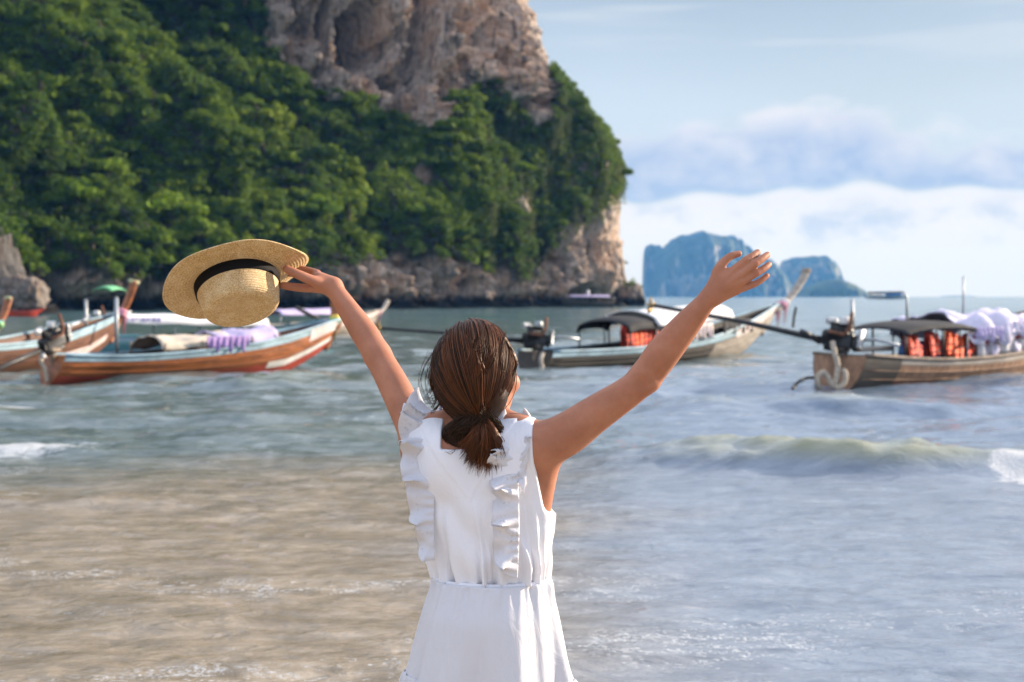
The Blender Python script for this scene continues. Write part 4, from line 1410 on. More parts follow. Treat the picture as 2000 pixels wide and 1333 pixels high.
# ---------------------------------------------------------------- A: orange boat on the left
A = Boat('longtail_boat', wp(106, 740), wp(592, 719), 6.9, 1.55, [.46, .42, .47, .58, .80, 1.12], .42,
         'orange varnished longtail boat with sky blue rail and red bottom on the left')
A.hull(M['orange_wood'], M['sky_blue'], M['red_paint'], M['sky_blue'], M['brown_wood'], qs=.87, qb=.46)
A.stem(M['orange_wood'])
A.prow(A.loc(P(652, 570, 33.8)), M['orange_wood'], (M['green_rib'], M['yellow_rib']), None, .12)
o = A.strip('bow_patch', .70, .99, M['pink_white'], .016, .865, .99)
o = A.strip('waterline_band', .34, .50, M['white_paint'], .016, .70, .99)
A.motor((-2.1, -.55, -.05))
# low awning rolled over the cargo: cream and lavender cloth bundles along the side
A.canopy(.30, .56, .66, .72, M['cream_cloth'], .14, .03, .1, -.05, M['driftwood'], 'cargo_cover', 3, .07, 2)
A.canopy(.50, .74, .70, .82, M['lavender'], .16, .03, .16, -.04, M['driftwood'], 'cargo_cover', 3, .08, 5)
A.curtain(.44, .60, .80, .55, M['purple'], -1, .03, 1)
for px_, y0, y1, d in ((228, 582, 690, 29.6), (447, 655, 690, 31.4)):
    a = A.loc(P(px_, y1, d)); b = A.loc(P(px_, y0, d))
    MB().tube([a, b], .035 if px_ < 300 else .025, 8).build('mast', M['grey_metal'], A.root)
rope('mooring_rope', [A.loc(P(84, 690, 28.5)), A.loc(P(80, 705, 28.4)), A.loc(P(88, 722, 28.4)), A.loc(P(92, 745, 28.4))], .045, A.root)
rope('stern_rope', [A.loc(P(96, 660, 28.6)), A.loc(P(90, 676, 28.5)), A.loc(P(82, 688, 28.4)), A.loc(P(86, 700, 28.4))], .05, A.root, M['white_paint'])

# ---------------------------------------------------------------- B: brown boat behind its stern
B_ = Boat('longtail_boat', (-12.9, 29.2), (-10.2, 36.2), 7.6, 1.6, [.62, .55, .58, .68, .92, 1.20], .5,
          'brown longtail boat with pale blue rail and tall capped prow at far left')
B_.hull(M['brown_wood'], M['sky_blue'], None, M['sky_blue'], M['brown_wood'], qs=.88)
B_.stem(M['orange_wood'])
B_.prow(B_.loc(P(262, 548, 36.6)), M['orange_wood'], (M['pink_rib'], M['pink_rib']), M['cap'], .15)
o = B_.strip('bow_plank', .45, .62, M['pink_white'], .014, .60, .92)
for px_, y0 in ((168, 584), (226, 580)):
    a = B_.loc(P(px_, 660, 35)); b = B_.loc(P(px_, y0, 35))
    MB().tube([a, b], .04, 8).build('frame_post', M['grey_metal'], B_.root)
MB().tube([B_.loc(P(168, 584, 35)), B_.loc(P(226, 582, 35))], .02, 8).build('frame_bar', M['engine_black'], B_.root)
c = B_.loc(P(214, 566, 35))
mb = MB()
S, T = np.meshgrid(np.linspace(-1, 1, 11), np.linspace(-1, 1, 9), indexing='ij')
ex = B_.loc(P(233, 570, 35)) - c; ey = np.array([.3, 0, 0]) if abs(ex[0]) < .3 else np.array([0, .25, 0])
mb.grid(c + S[..., None] * np.array([ex[0], ex[1], 0]) + T[..., None] * ey + np.array([0, 0, 1.0]) * (.09 * (1 - S ** 2) - .05 * np.abs(T) ** 3)[..., None])
o = mb.build('sun_shade', M['green_cloth'], B_.root); solidify(o, .02)
B_.motor(B_.loc((-15.2, 27.6, .1)))

# ---------------------------------------------------------------- C: only the prow enters at the left edge
C_ = Boat('longtail_boat', (-17.6, 28.6), (-12.45, 33.4), 7.2, 1.6, [.5, .45, .48, .6, .8, 1.05], .45,
          'longtail boat cut by the left edge, only its orange prow showing')
C_.hull(M['orange_wood'], M['teal'], M['red_paint'], M['teal'], M['brown_wood'])
C_.stem(M['orange_wood'])
C_.prow(C_.loc(P(16, 582, 34.0)), M['orange_wood'], (M['green_rib'],), M['cap'], .13)
C_.motor((-2.2, .3, .1))

# ---------------------------------------------------------------- D: white canopy boat behind the orange one
D_ = Boat('longtail_boat', (-11.6, 40.0), (-6.1, 44.2), 7.4, 1.7, [.55, .5, .5, .55, .72, .95], .4,
          'teal longtail boat under a long white canopy, behind the orange boat')
D_.hull(M['teal'], M['sky_blue'], None, M['teal'], M['brown_wood'])
D_.stem(M['teal'])
D_.prow(D_.loc(P(578, 600, 44.6)), M['dark_wood'], (M['pink_rib'],), None, .11)
D_.canopy(.06, .66, 1.02, .92, M['white_cloth'], .16, .03, .12, .1, M['grey_metal'], 'canopy', 4)
D_.curtain(.06, .20, 1.05, .95, M['lavender'], -1, .03, 2)
D_.motor((-2.2, .1, .15))

# ---------------------------------------------------------------- E: grey boat further off
E_ = Boat('longtail_boat', (-10.6, 58.0), (-6.0, 64.5), 7.6, 1.7, [.5, .45, .47, .55, .75, 1.0], .4,
          'distant pale wooden longtail boat with lavender awning and thin grey prow', rake=.4)
E_.hull(M['grey_wood'], M['pink_white'], None, M['grey_wood'], M['grey_wood'])
E_.stem(M['grey_wood'])
E_.prow(E_.loc(P(757, 588, 65.5)), M['grey_wood'], (M['pink_rib'],), None, .12)
E_.canopy(.12, .62, .98, 1.0, M['lavender'], .14, .02, .1, .1, M['grey_metal'], 'canopy', 3)
E_.motor((-2.4, .1, .2))

# ---------------------------------------------------------------- F: middle boat, white bow
F_ = Boat('longtail_boat', wp(1046, 722), wp(1462, 697), 10.0, 1.7, [.40, .40, .46, .60, .92, 1.42], .62,
          'dark longtail boat with bleached white bow and white canopy in the middle', rake=.9)
F_.hull(M['dark_wood'], M['sky_blue'], None, M['sky_blue'], M['dark_wood'], qs=.84)
F_.strip('bleached_bow', .10, .80, M['grey_wood'], .012, .62, .995)
F_.strip('white_bow_rail', .80, 1.0, M['pink_white'], .016, .74, .995)
F_.stem(M['grey_wood'])
F_.prow(F_.loc(P(1576, 528, 41.2)), M['grey_wood'], (M['pink_rib'], M['white_cloth']), M['driftwood'], .14)
tipF = F_.loc(P(738, 641, 31.6))
F_.motor(tipF, white=False)
F_.canopy(.25, .385, 1.00, 1.02, M['black_cloth'], .16, .0, .14, .05, M['engine_black'], 'rear_canopy', 2, endsag=.10)
F_.canopy(.355, .72, 1.06, 1.22, M['white_cloth'], .24, .03, .12, .08, M['grey_metal'], 'canopy', 4)
F_.curtain(.47, .60, .98, .62, M['pink_white'], -1, .04, 3, 'cargo_cloth')
F_.curtain(.66, .86, 1.06, .78, M['black_cloth'], -1, .02, 4, 'folded_awning')
a = F_.loc(P(1274, 640, 37)); b = F_.loc(P(1272, 583, 37))
MB().tube([a, b], .05, 8).build('mast', M['grey_metal'], F_.root)
rope('stern_post_rope', [F_.loc(P(1060, 690, 31.8)), F_.loc(P(1056, 705, 31.7)), F_.loc(P(1062, 728, 31.7))], .05, F_.root, M['grey_wood'])
rope('bow_rope', [F_.loc(P(1555, 600, 41)), F_.loc(P(1551, 620, 41)), F_.loc(P(1549, 640, 41))], .04, F_.root, M['dark_wood'])
for k, (t_, z_, kd) in enumerate(((.265, .78, 'red_vest'), (.30, .72, 'orange_vest'), (.335, .78, 'red_vest'), (.37, .74, 'orange_vest'), (.40, .78, 'red_vest'))):
    hang_vest(F_, (F_.L * t_, -(float(F_.w(t_)) - .16), z_ - .14), kd, ('bright orange' if kd[0] == 'o' else 'dull red-orange') + ' life jacket under the black awning of the middle boat',
              'life jackets on the middle boat', .95)

# ---------------------------------------------------------------- H: right boat with many vests
H = Boat('longtail_boat', wp(1640, 763), wp(2020, 735), 9.4, 1.75, [.62, .50, .50, .62, .85, 1.2], .55,
         'tan wooden longtail boat with dark red bottom and lavender canopy on the right')
H.hull(M['tan_wood'], M['grey_wood'], M['dark_red'], M['driftwood'], M['dark_wood'], qs=.88, qb=.50)
H.strip('stern_stain', .30, .99, M['dark_wood'], .012, 0.0, .10)
H.stem(M['tan_wood'])
H.prow((10.1, 0, 2.3), M['tan_wood'], (M['pink_rib'], M['yellow_rib']), M['cap'], .14)
tipH = H.loc(P(1272, 596, 26.6))
mo = H.motor(tipH)
MB().tube([H.loc(P(1600, 668, 24.9)), H.loc(P(1582, 655, 24.6)), H.loc(P(1566, 648, 24.4))], .05, 8).build('throttle_arm', M['engine_black'], mo)
H.canopy(.11, .34, 1.09, 1.13, M['black_cloth'], .09, .0, .03, .05, M['engine_black'], 'rear_canopy', 3, endsag=.10)
H.canopy(.30, .56, 1.10, 1.18, M['pale_lavender'], .20, .08, .24, .06, M['grey_metal'], 'canopy', 4, .20, 3)
H.curtain(.32, .42, 1.08, .90, M['lavender'], -1, .06, 1)
H.curtain(.46, .55, 1.18, .98, M['pale_lavender'], -1, .05, 4)
H.canopy(.60, .84, 1.08, 1.34, M['black_cloth'], .14, .0, .10, .06, M['driftwood'], 'front_canopy', 3)
# light cloth bundles stowed along the side
for k, (t_, z_) in enumerate(((.365, .66), (.41, .60), (.455, .74), (.495, .66), (.54, .80))):
    mb = MB()
    ph, th = np.meshgrid(np.linspace(0, np.pi, 12), np.linspace(0, 2 * np.pi, 20), indexing='ij')
    D3 = np.stack([np.sin(ph) * np.cos(th), np.sin(ph) * np.sin(th), np.cos(ph)], -1)
    rr = 1 + .35 * fbm(D3[..., 0] * 2 + k * 3, D3[..., 1] * 2, D3[..., 2] * 2, 3)
    mb.grid(np.array((H.L * t_, -(float(H.w(t_)) - .24), z_)) + D3 * rr[..., None] * np.array([.24, .2, .24]))
    o = mb.build('cloth_bundle', M['pale_lavender'] if k % 2 else M['white_cloth'])
    w0 = H.world((0, 0, 0))
    o.location = (w0[0], w0[1], 0); o.rotation_euler = (0, 0, H.rz)
    tag(o, ('pale lavender' if k % 2 else 'white') + ' cloth bundle stowed along the side of the right boat', 'cloth bundle', 'cloth bundles on the right boat')
# life jackets
for k, (t_, z_, kd) in enumerate(((.145, .68, 'red_vest'), (.152, .54, 'red_vest'), (.205, .72, 'red_vest'), (.255, .73, 'orange_vest'), (.278, .66, 'orange_vest'), (.32, .66, 'red_vest'))):
    hang_vest(H, (H.L * t_, -(float(H.w(t_)) - .11), z_), kd, ('bright orange' if kd[0] == 'o' else 'dull red-orange') + ' life jacket hanging under the dark awning of the right boat',
              'life jackets on the right boat', .84)
for k, (t_, z_) in enumerate(((.385, .86), (.45, .92), (.485, .98), (.52, .96))):
    hang_vest(H, (H.L * t_, -(float(H.w(t_)) - .22), z_), 'red_vest', 'rust orange life jacket tucked below the lavender canopy of the right boat', 'life jackets below the lavender canopy', .72, 1.2)
# blue drums
for k, (t_, z_) in enumerate(((.175, .50), (.225, .52), (.285, .53))):
    e = empty('plastic_drum', H.world((H.L * t_, -(float(H.w(t_)) - .36), z_ - .24)), H.rz)
    MB().lathe([(0, 0), (.20, 0), (.215, .03), (.215, .18), (.225, .2), (.215, .22), (.215, .36), (.225, .38), (.215, .40), (.20, .53), (.17, .56), (0, .56)], 20).build('drum_body', M['blue_plastic'], e)
    MB().lathe([(0, .561), (.06, .561), (.06, .60), (0, .60)], 12, (.08, 0, 0)).build('lid', M['white_paint'], e)
    tag(e, 'blue plastic drum standing below the life jackets in the right boat', 'drum', 'blue drums on the right boat')
# poles and frames
for pts, r in (([(1666, 650, 25.6), (1664, 585, 25.6)], .035), ([(1772, 648, 26.6), (1771, 580, 26.6), (1764, 571, 26.6), (1735, 571, 26.8), (1696, 572, 27.2)], .022), ([(1881, 618, 28.0), (1882, 540, 28.0)], .02)):
    MB().tube([H.loc(P(*q)) for q in pts], r, 8).build('pole', M['grey_metal'], H.root)
rope('rope_coil', [H.loc(P(1602, 764, 24.6)), H.loc(P(1596, 748, 24.5)), H.loc(P(1598, 734, 24.5)), H.loc(P(1608, 728, 24.5)), H.loc(P(1617, 736, 24.5)), H.loc(P(1624, 750, 24.5)), H.loc(P(1634, 757, 24.5)), H.loc(P(1645, 752, 24.5)), H.loc(P(1651, 740, 24.5)), H.loc(P(1650, 728, 24.5)), H.loc(P(1645, 722, 24.5))], .05, H.root)
rope('rope_coil', [H.loc(P(1626, 668, 24.6)), H.loc(P(1630, 690, 24.5)), H.loc(P(1636, 715, 24.5)), H.loc(P(1634, 735, 24.5)), H.loc(P(1630, 752, 24.5))], .05, H.root)
rope('trailing_rope', [H.loc(P(1596, 738, 24.6)), H.loc(P(1575, 739, 24.4)), H.loc(P(1558, 748, 24.2)), H.loc(P(1548, 760, 24.0))], .03, H.root, M['dark_wood'])
MB().box((.75, -.2, .72), (1.1, .14, .09), bev=.02).build('steering_plank', M['grey_wood'], H.root)

# ---------------------------------------------------------------- boats further away
G_ = Boat('longtail_boat', (P(1196, 597, 218)[0], 218), (P(1085, 597, 214)[0], 214), 8.6, 1.9, [.9, .8, .8, .95, 1.15, 1.5], .6,
          'distant longtail boat with lavender roof in front of the sea cave', 'boats far off')
G_.hull(M['dark_wood'], M['dark_wood'], None, M['dark_wood'], M['dark_wood'])
G_.prow((9.2, 0, 1.9), M['dark_wood'], (), None, .14)
G_.canopy(.10, .88, 1.65, 1.65, M['lavender'], .18, .0, .1, .15, M['grey_metal'], 'canopy', 4)
G_.motor((-2.4, 0, .2))
mb = MB(); mb.tube([(4.2, 0, 1.8), (4.2, 0, 2.6)], [.28, .22], 10); mb.build('roof_box', M['white_paint'], G_.root)

K_ = Boat('kayak_boat', (P(16, 605, 118)[0], 118), (P(80, 605, 119)[0], 119), 2.6, .8, [.5, .42, .40, .42, .5, .62], .3,
          'small red boat drawn up below the grey rock at far left', 'boats far off')
K_.hull(M['red_vest'], M['red_paint'], None, M['red_paint'], M['dark_wood'])

for (x0, x1, y, lab) in ((1690, 1772, 584, 'distant white cruise boat with blue deckhouse on the horizon'),):
    d = 800
    e = empty('cruise_boat', (P((x0 + x1) / 2, y, d)[0], d, 0))
    Lh = (x1 - x0) / FPX * d
    mb = MB()
    T, S = np.meshgrid(np.linspace(-.5, .5, 24), np.linspace(-1, 1, 9), indexing='ij')
    w_ = 2.6 * np.clip(1 - np.abs(T * 2) ** 3, .05, 1)
    mb.grid(np.stack([T * Lh, S * w_, 1.9 * np.abs(S) ** .6 + .4 * (T * 2) ** 2], -1))
    mb.grid(np.stack([T * Lh, S * w_, 1.85 + .4 * (T * 2) ** 2], -1))
    mb.build('hull', M['white_paint'], e)
    mb = MB(); mb.box((4.2, 0, 3.0), (9.4, 3.6, 2.2), bev=.3); mb.build('deckhouse', M['blue_plastic'], e)
    mb = MB(); mb.box((4.2, 0, 4.25), (10.4, 4.0, .25), bev=.05); mb.build('roof', M['white_paint'], e)
    mb = MB(); mb.box((-5.5, 0, 2.9), (7.0, 3.4, 1.5), bev=.3); mb.build('cabin', M['white_paint'], e)
    mb = MB(); mb.tube([(2, 0, 4.3), (2, 0, 6.5)], .1, 6); mb.build('mast', M['grey_metal'], e)
    tag(e, lab, 'boat', 'boats far off')

# ================================================================== PERSON
def skin_material():
    m, t, out = mat('skin')
    p = t.pos()
    n = t.noise(p, 14, 4, .6); n2 = t.noise(p, 130, 3, .6)
    c = t.mix(t.ss(n, .3, .7), (.345, .142, .082), (.44, .195, .118))
    n4 = t.noise(p, 38, 5, .65)
    c = t.mix(t.m('MULTIPLY', t.ss(n4, .48, .68), .45), c, (.43, .150, .088))
    c = t.mix(t.m('MULTIPLY', t.ss(t.noise(p, 420, 2, .5), .62, .74), .35), c, (.26, .11, .065))
    b = t.bump(n4, .12, .006)
    b = t.bump(n2, .22, .002, b)
    principled(t, out, c, .56, b, **{'Subsurface Weight': .18, 'Subsurface Radius': (.9, .35, .2), 'Subsurface Scale': .012, 'Specular IOR Level': .28})
    return m


def cloth_material(name, eyelet=False, trans=.22):
    m, t, out = mat(name)
    p = t.coord('Object')
    n = t.noise(p, 7, 4, .6)
    c = t.mix(n, (.74, .735, .785), (.81, .805, .85))
    w = t.noise(t.vscale(p, (900, 900, 900)), 1.0, 1, .5)
    cr = t.noise(t.vscale(p, (24, 24, 11)), 1.0, 6, .62, .8)
    b = t.bump(cr, .55, .008)
    b = t.bump(w, .12, .001, b)
    if eyelet:
        v = t.voro(p, 95, 'F1')
        area = t.ss(t.noise(p, 16, 2, .5), .48, .56)
        hole = t.m('MULTIPLY', t.ss(v, .26, .16), area)
        c = t.mix(t.m('MULTIPLY', hole, .5), c, (.50, .48, .49))
        b = t.bump(t.m('MULTIPLY', t.ss(v, .5, .2), area), .5, .003, b)
    d = t.node('ShaderNodeBsdfPrincipled', {'Base Color': c, 'Roughness': .85, 'Specular IOR Level': .2, 'Sheen Weight': .15})
    t.l.new(b, d.inputs['Normal'])
    if trans > 0:
        tr = t.node('ShaderNodeBsdfTranslucent', {'Color': c})
        t.l.new(b, tr.inputs['Normal'])
        mx = t.node('ShaderNodeMixShader', {0: trans})
        t.l.new(d.outputs[0], mx.inputs[1]); t.l.new(tr.outputs[0], mx.inputs[2])
        t.l.new(mx.outputs[0], out.inputs[0])
    else:
        t.l.new(d.outputs[0], out.inputs[0])
    return m


def hair_material():
    m, t, out = mat('brown_hair')
    a = t.attr('tint')
    c = t.mix(a, (.0095, .0043, .0028), (.150, .047, .0165))
    principled(t, out, c, .40, None, **{'Specular IOR Level': .38, 'Specular Tint': (1.0, .8, .65)})
    return m


M_SKIN = skin_material()
M_CLOTH = cloth_material('white_cotton', False, 0.0)
M_SHEET = cloth_material('white_cotton_thin', False, .22)
M_EYELET = cloth_material('white_eyelet_cotton', True, .25)
M_HAIR = hair_material()

D0 = 3.60
YAW = R(9)
RX, RY = math.cos(YAW), -math.sin(YAW)      # her right
FX, FY = math.sin(YAW), math.cos(YAW)       # her front (away from the camera)
_cz = np.array([0.0, .45, .60, .70, .85, .94, 1.02, 1.11, 1.18, 1.25, 1.33, 1.7])
_cp = np.array([957, 955, 954, 955, 958, 960, 957, 949, 939, 930, 926, 926])


def cxz(z):
    return (np.interp(z, _cz, _cp) - 1000) / FPX * D0


def TL(x, y, z):
    """torso coordinates (x right, y front, z up) -> world"""
    return np.array([cxz(z) + x * RX + y * FX, D0 + x * RY + y * FY, z])


TM = np.array([[RX, RY, 0], [FX, FY, 0], [0, 0, 1]])
S_R = P(1050, 872, 3.555)
S_L = P(824, 866, 3.65)


def torso(S, g=0.0, legs=True):
    k = .03
    S.ell(TL(0, .0, .865), (.143 + g, .098 + g, .125 + g), k, TM)
    for sd in (-1, 1):
        S.ell(TL(sd * .064, -.042, .835), (.078 + g, .066 + g, .085 + g), .03, TM)
    S.ell(TL(0, .005, 1.0), (.130 + g, .092 + g, .16 + g), k, TM)
    S.ell(TL(0, .005, 1.13), (.146 + g, .104 + g, .16 + g), k, TM)
    S.ell(TL(0, .0, 1.235), (.150 + g, .088 + g, .105 + g), k, TM)
    for sd in (-1, 1):
        S.ell(TL(sd * .068, .075, 1.165), (.060 + g, .055 + g, .062 + g), .03, TM)
        S.ell(TL(sd * .078, -.062, 1.235), (.055 + g, .030 + g, .075 + g), .03, TM)       # shoulder blades
    S.cone(TL(-.12, .0, 1.290), TL(.12, .0, 1.290), .052 + g, .052 + g, k)
    S.cone(TL(.10, 0, 1.295), S_R, .050 + g, .054 + g, .03)
    S.cone(TL(-.10, 0, 1.295), S_L, .050 + g, .052 + g, .03)
    # lats from the raised arms down the flank
    S.cone(P(1062, 905, 3.57), TL(.122, -.01, 1.09), .040 + g, .034 + g, .04)
    S.cone(P(818, 905, 3.65), TL(-.122, -.01, 1.09), .038 + g, .034 + g, .04)
    if legs:
        for sd in (-1, 1):
            S.chain([TL(sd * .085, 0, .80), TL(sd * .082, .0, .62), TL(sd * .078, .01, .47), TL(sd * .078, -.012, .34), TL(sd * .076, -.01, .10)], [.085, .074, .053, .050, .034], .03)
            S.chain([TL(sd * .076, -.03, .075), TL(sd * .080, .05, .062), TL(sd * .086, .14, .045)], [.032, .034, .022], .02)


ROOT = np.array([cxz(0.0), D0, 0.02])


def build_body():
    S = SDF((-.66, 3.33, 0.02), (.67, 4.14, 1.80), .0036)
    torso(S)
    # neck and head
    hy = R(34)
    HM = np.array([[math.cos(hy), -math.sin(hy), 0], [math.sin(hy), math.cos(hy), 0], [0, 0, 1.0]])
    HC = P(937, 728, 3.62)
    def hl(x, y, z): return HC + HM.T @ np.array([x, y, z])
    S.cone(TL(0, -.012, 1.26), HC + np.array([.004, .0, -.07]), .060, .052, .03)
    for sd, sp in ((1, S_R), (-1, S_L)):
        S.cone(HC + np.array([.0, .0, -.11]), TL(sd * .115, -.005, 1.318), .040, .040, .035)
    S.ell(HC, (.074, .094, .104), .02, HM)
    S.ell(hl(0, .045, -.060), (.058, .058, .062), .03, HM)          # jaw
    S.ell(hl(0, .082, -.098), (.024, .022, .020), .02, HM)          # chin
    for sd in (-1, 1):
        S.ell(hl(sd * .047, .068, -.028), (.026, .026, .026), .018, HM)   # cheeks
        S.ell(hl(sd * .032, .088, .022), (.026, .014, .010), .012, HM)    # brows
        S.ell(hl(sd * .034, .100, -.002), (.016, .016, .012), .006, HM, sub=True)
        # ears
        S.ell(hl(sd * .080, .0, -.012), (.011, .021, .033), .006, HM)
        S.ell(hl(sd * .090, -.004, -.010), (.007, .012, .020), .004, HM, sub=True)
        S.ell(hl(sd * .079, .006, -.038), (.008, .010, .012), .006, HM)
    S.cone(hl(0, .095, .012), hl(0, .118, -.022), .008, .011, .012)
    S.ell(hl(0, .112, -.026), (.017, .012, .009), .008, HM)
    S.ell(hl(0, .096, -.055), (.025, .010, .007), .005, HM)
    S.ell(hl(0, .095, -.066), (.022, .010, .007), .005, HM)
    # right arm (open hand)
    S.chain([S_R, P(1102, 851, 3.545), P(1160, 811, 3.53), P(1230, 764, 3.51), P(1260, 738, 3.505)], [.056, .0545, .0465, .0385, .0380], .02)
    S.chain([P(1260, 738, 3.505), P(1292, 694, 3.49), P(1338, 638, 3.47), P(1370, 600, 3.455), P(1386, 581, 3.45)], [.0380, .0415, .0345, .0262, .0245], .015)
    S.cone(P(1274, 752, 3.485), P(1266, 759, 3.478), .013, .010, .014)       # elbow tip
    S.ell(P(1252, 754, 3.464), (.010, .007, .020), .014, None, sub=True)          # hollow beside the elbow
    S.ell(P(1290, 742, 3.462), (.008, .007, .016), .010, None, sub=True)
    wr = P(1386, 581, 3.45)
    K = [P(1434, 527, 3.440), P(1446, 537, 3.432), P(1449, 551, 3.436), P(1442, 567, 3.446)]
    nrm = np.array([.1, -1, .15])
    for i, kn in enumerate(K):
        S.cone(wr + (kn - wr) * .12, wr + (kn - wr) * .90, .0215, .0118, .010, (nrm, .85))
    S.cone(P(1398, 556, 3.447), P(1420, 541, 3.447), .020, .018, .014, (nrm, .8))
    S.chain([P(1400, 552, 3.45), P(1401, 530, 3.448), P(1422, 504, 3.452), P(1443, 496, 3.462)], [.0155, .0125, .0098, .0080], .008)
    fing = [[(1434, 527, 3.440), (1457, 509, 3.438), (1470, 500, 3.447), (1480, 493, 3.460)],
            [(1446, 537, 3.432), (1474, 516, 3.432), (1488, 506, 3.443), (1499, 498, 3.458)],
            [(1449, 551, 3.436), (1477, 534, 3.436), (1492, 525, 3.446), (1502, 517, 3.460)],
            [(1442, 567, 3.446), (1469, 557, 3.446), (1485, 549, 3.452), (1498, 539, 3.462)]]
    for i, fp in enumerate(fing):
        r0 = (.0092, .0093, .0088, .0080)[i]
        pts = [P(*q) for q in fp]
        S.chain(pts, [r0 * 1.12, r0 * 1.03, r0 * .96, r0 * .86], .0035)
        S.cone(pts[1] + np.array([0, -.0012, .0008]), pts[1] + np.array([0, -.0015, .001]), r0 * 1.06, r0 * 1.06, .003)
    # tendons on the back of the hand
    for kn in K[:3]:
        a = wr + (kn - wr) * .35
        S.cone(a + np.array([0, -.0145, 0]), kn + np.array([0, -.006, .001]), .0035, .0062, .006)
    # left arm (hat)
    S.chain([S_L, P(800, 816, 3.69), P(766, 747, 3.75), P(737, 694, 3.80)], [.052, .0445, .040, .0355], .02)
    S.chain([P(737, 694, 3.80), P(712, 652, 3.84), P(682, 608, 3.89), P(661, 577, 3.92), P(652, 565, 3.93)], [.0355, .0365, .030, .0255, .0250], .015)
    wl = P(650, 560, 3.932)
    S.cone(wl, P(624, 549, 3.935), .0255, .0235, .015)
    S.cone(wl, P(622, 559, 3.935), .022, .018, .012)
    S.cone(wl, P(618, 541, 3.955), .020, .016, .012)
    # thumb over the brim, pressing beside the ribbon; index straight below it
    S.chain([P(634, 556, 3.925), P(612, 549, 3.905), P(588, 539, 3.893), P(560, 526, 3.888)], [.019, .0148, .0134, .0114], .008)
    S.chain([P(622, 562, 3.935), P(598, 563, 3.930), P(574, 561, 3.930), P(553, 558, 3.935)], [.0140, .0120, .0114, .0102], .006)
    for j, dy in enumerate((0, -7, -13)):
        S.chain([P(620, 548 + dy, 3.96), P(600, 541 + dy, 3.985), P(578, 537 + dy, 3.99), P(560, 535 + dy, 3.985)], [.0115, .0095, .0088, .0075], .005)
    V, F = S.mesh()
    o = obj('person', V - ROOT, F, M_SKIN)
    o.location = ROOT
    tag(o, 'person seen from behind in a white ruffled dress, arms raised, straw hat in left hand', 'person')
    # eyes (on the side turned away)
    for sd in (-1, 1):
        mb = MB(); c = hl(sd * .033, .086, -.001) - ROOT
        mb.lathe([(.0001, -.0115), (.008, -.0085), (.0115, 0), (.008, .0085), (.0001, .0115)], 12, c)
        mb.build('eye', M['white_paint'], o)
    # finger nails of the open hand
    return o, HC, HM


PERSON, HC, HM = build_body()


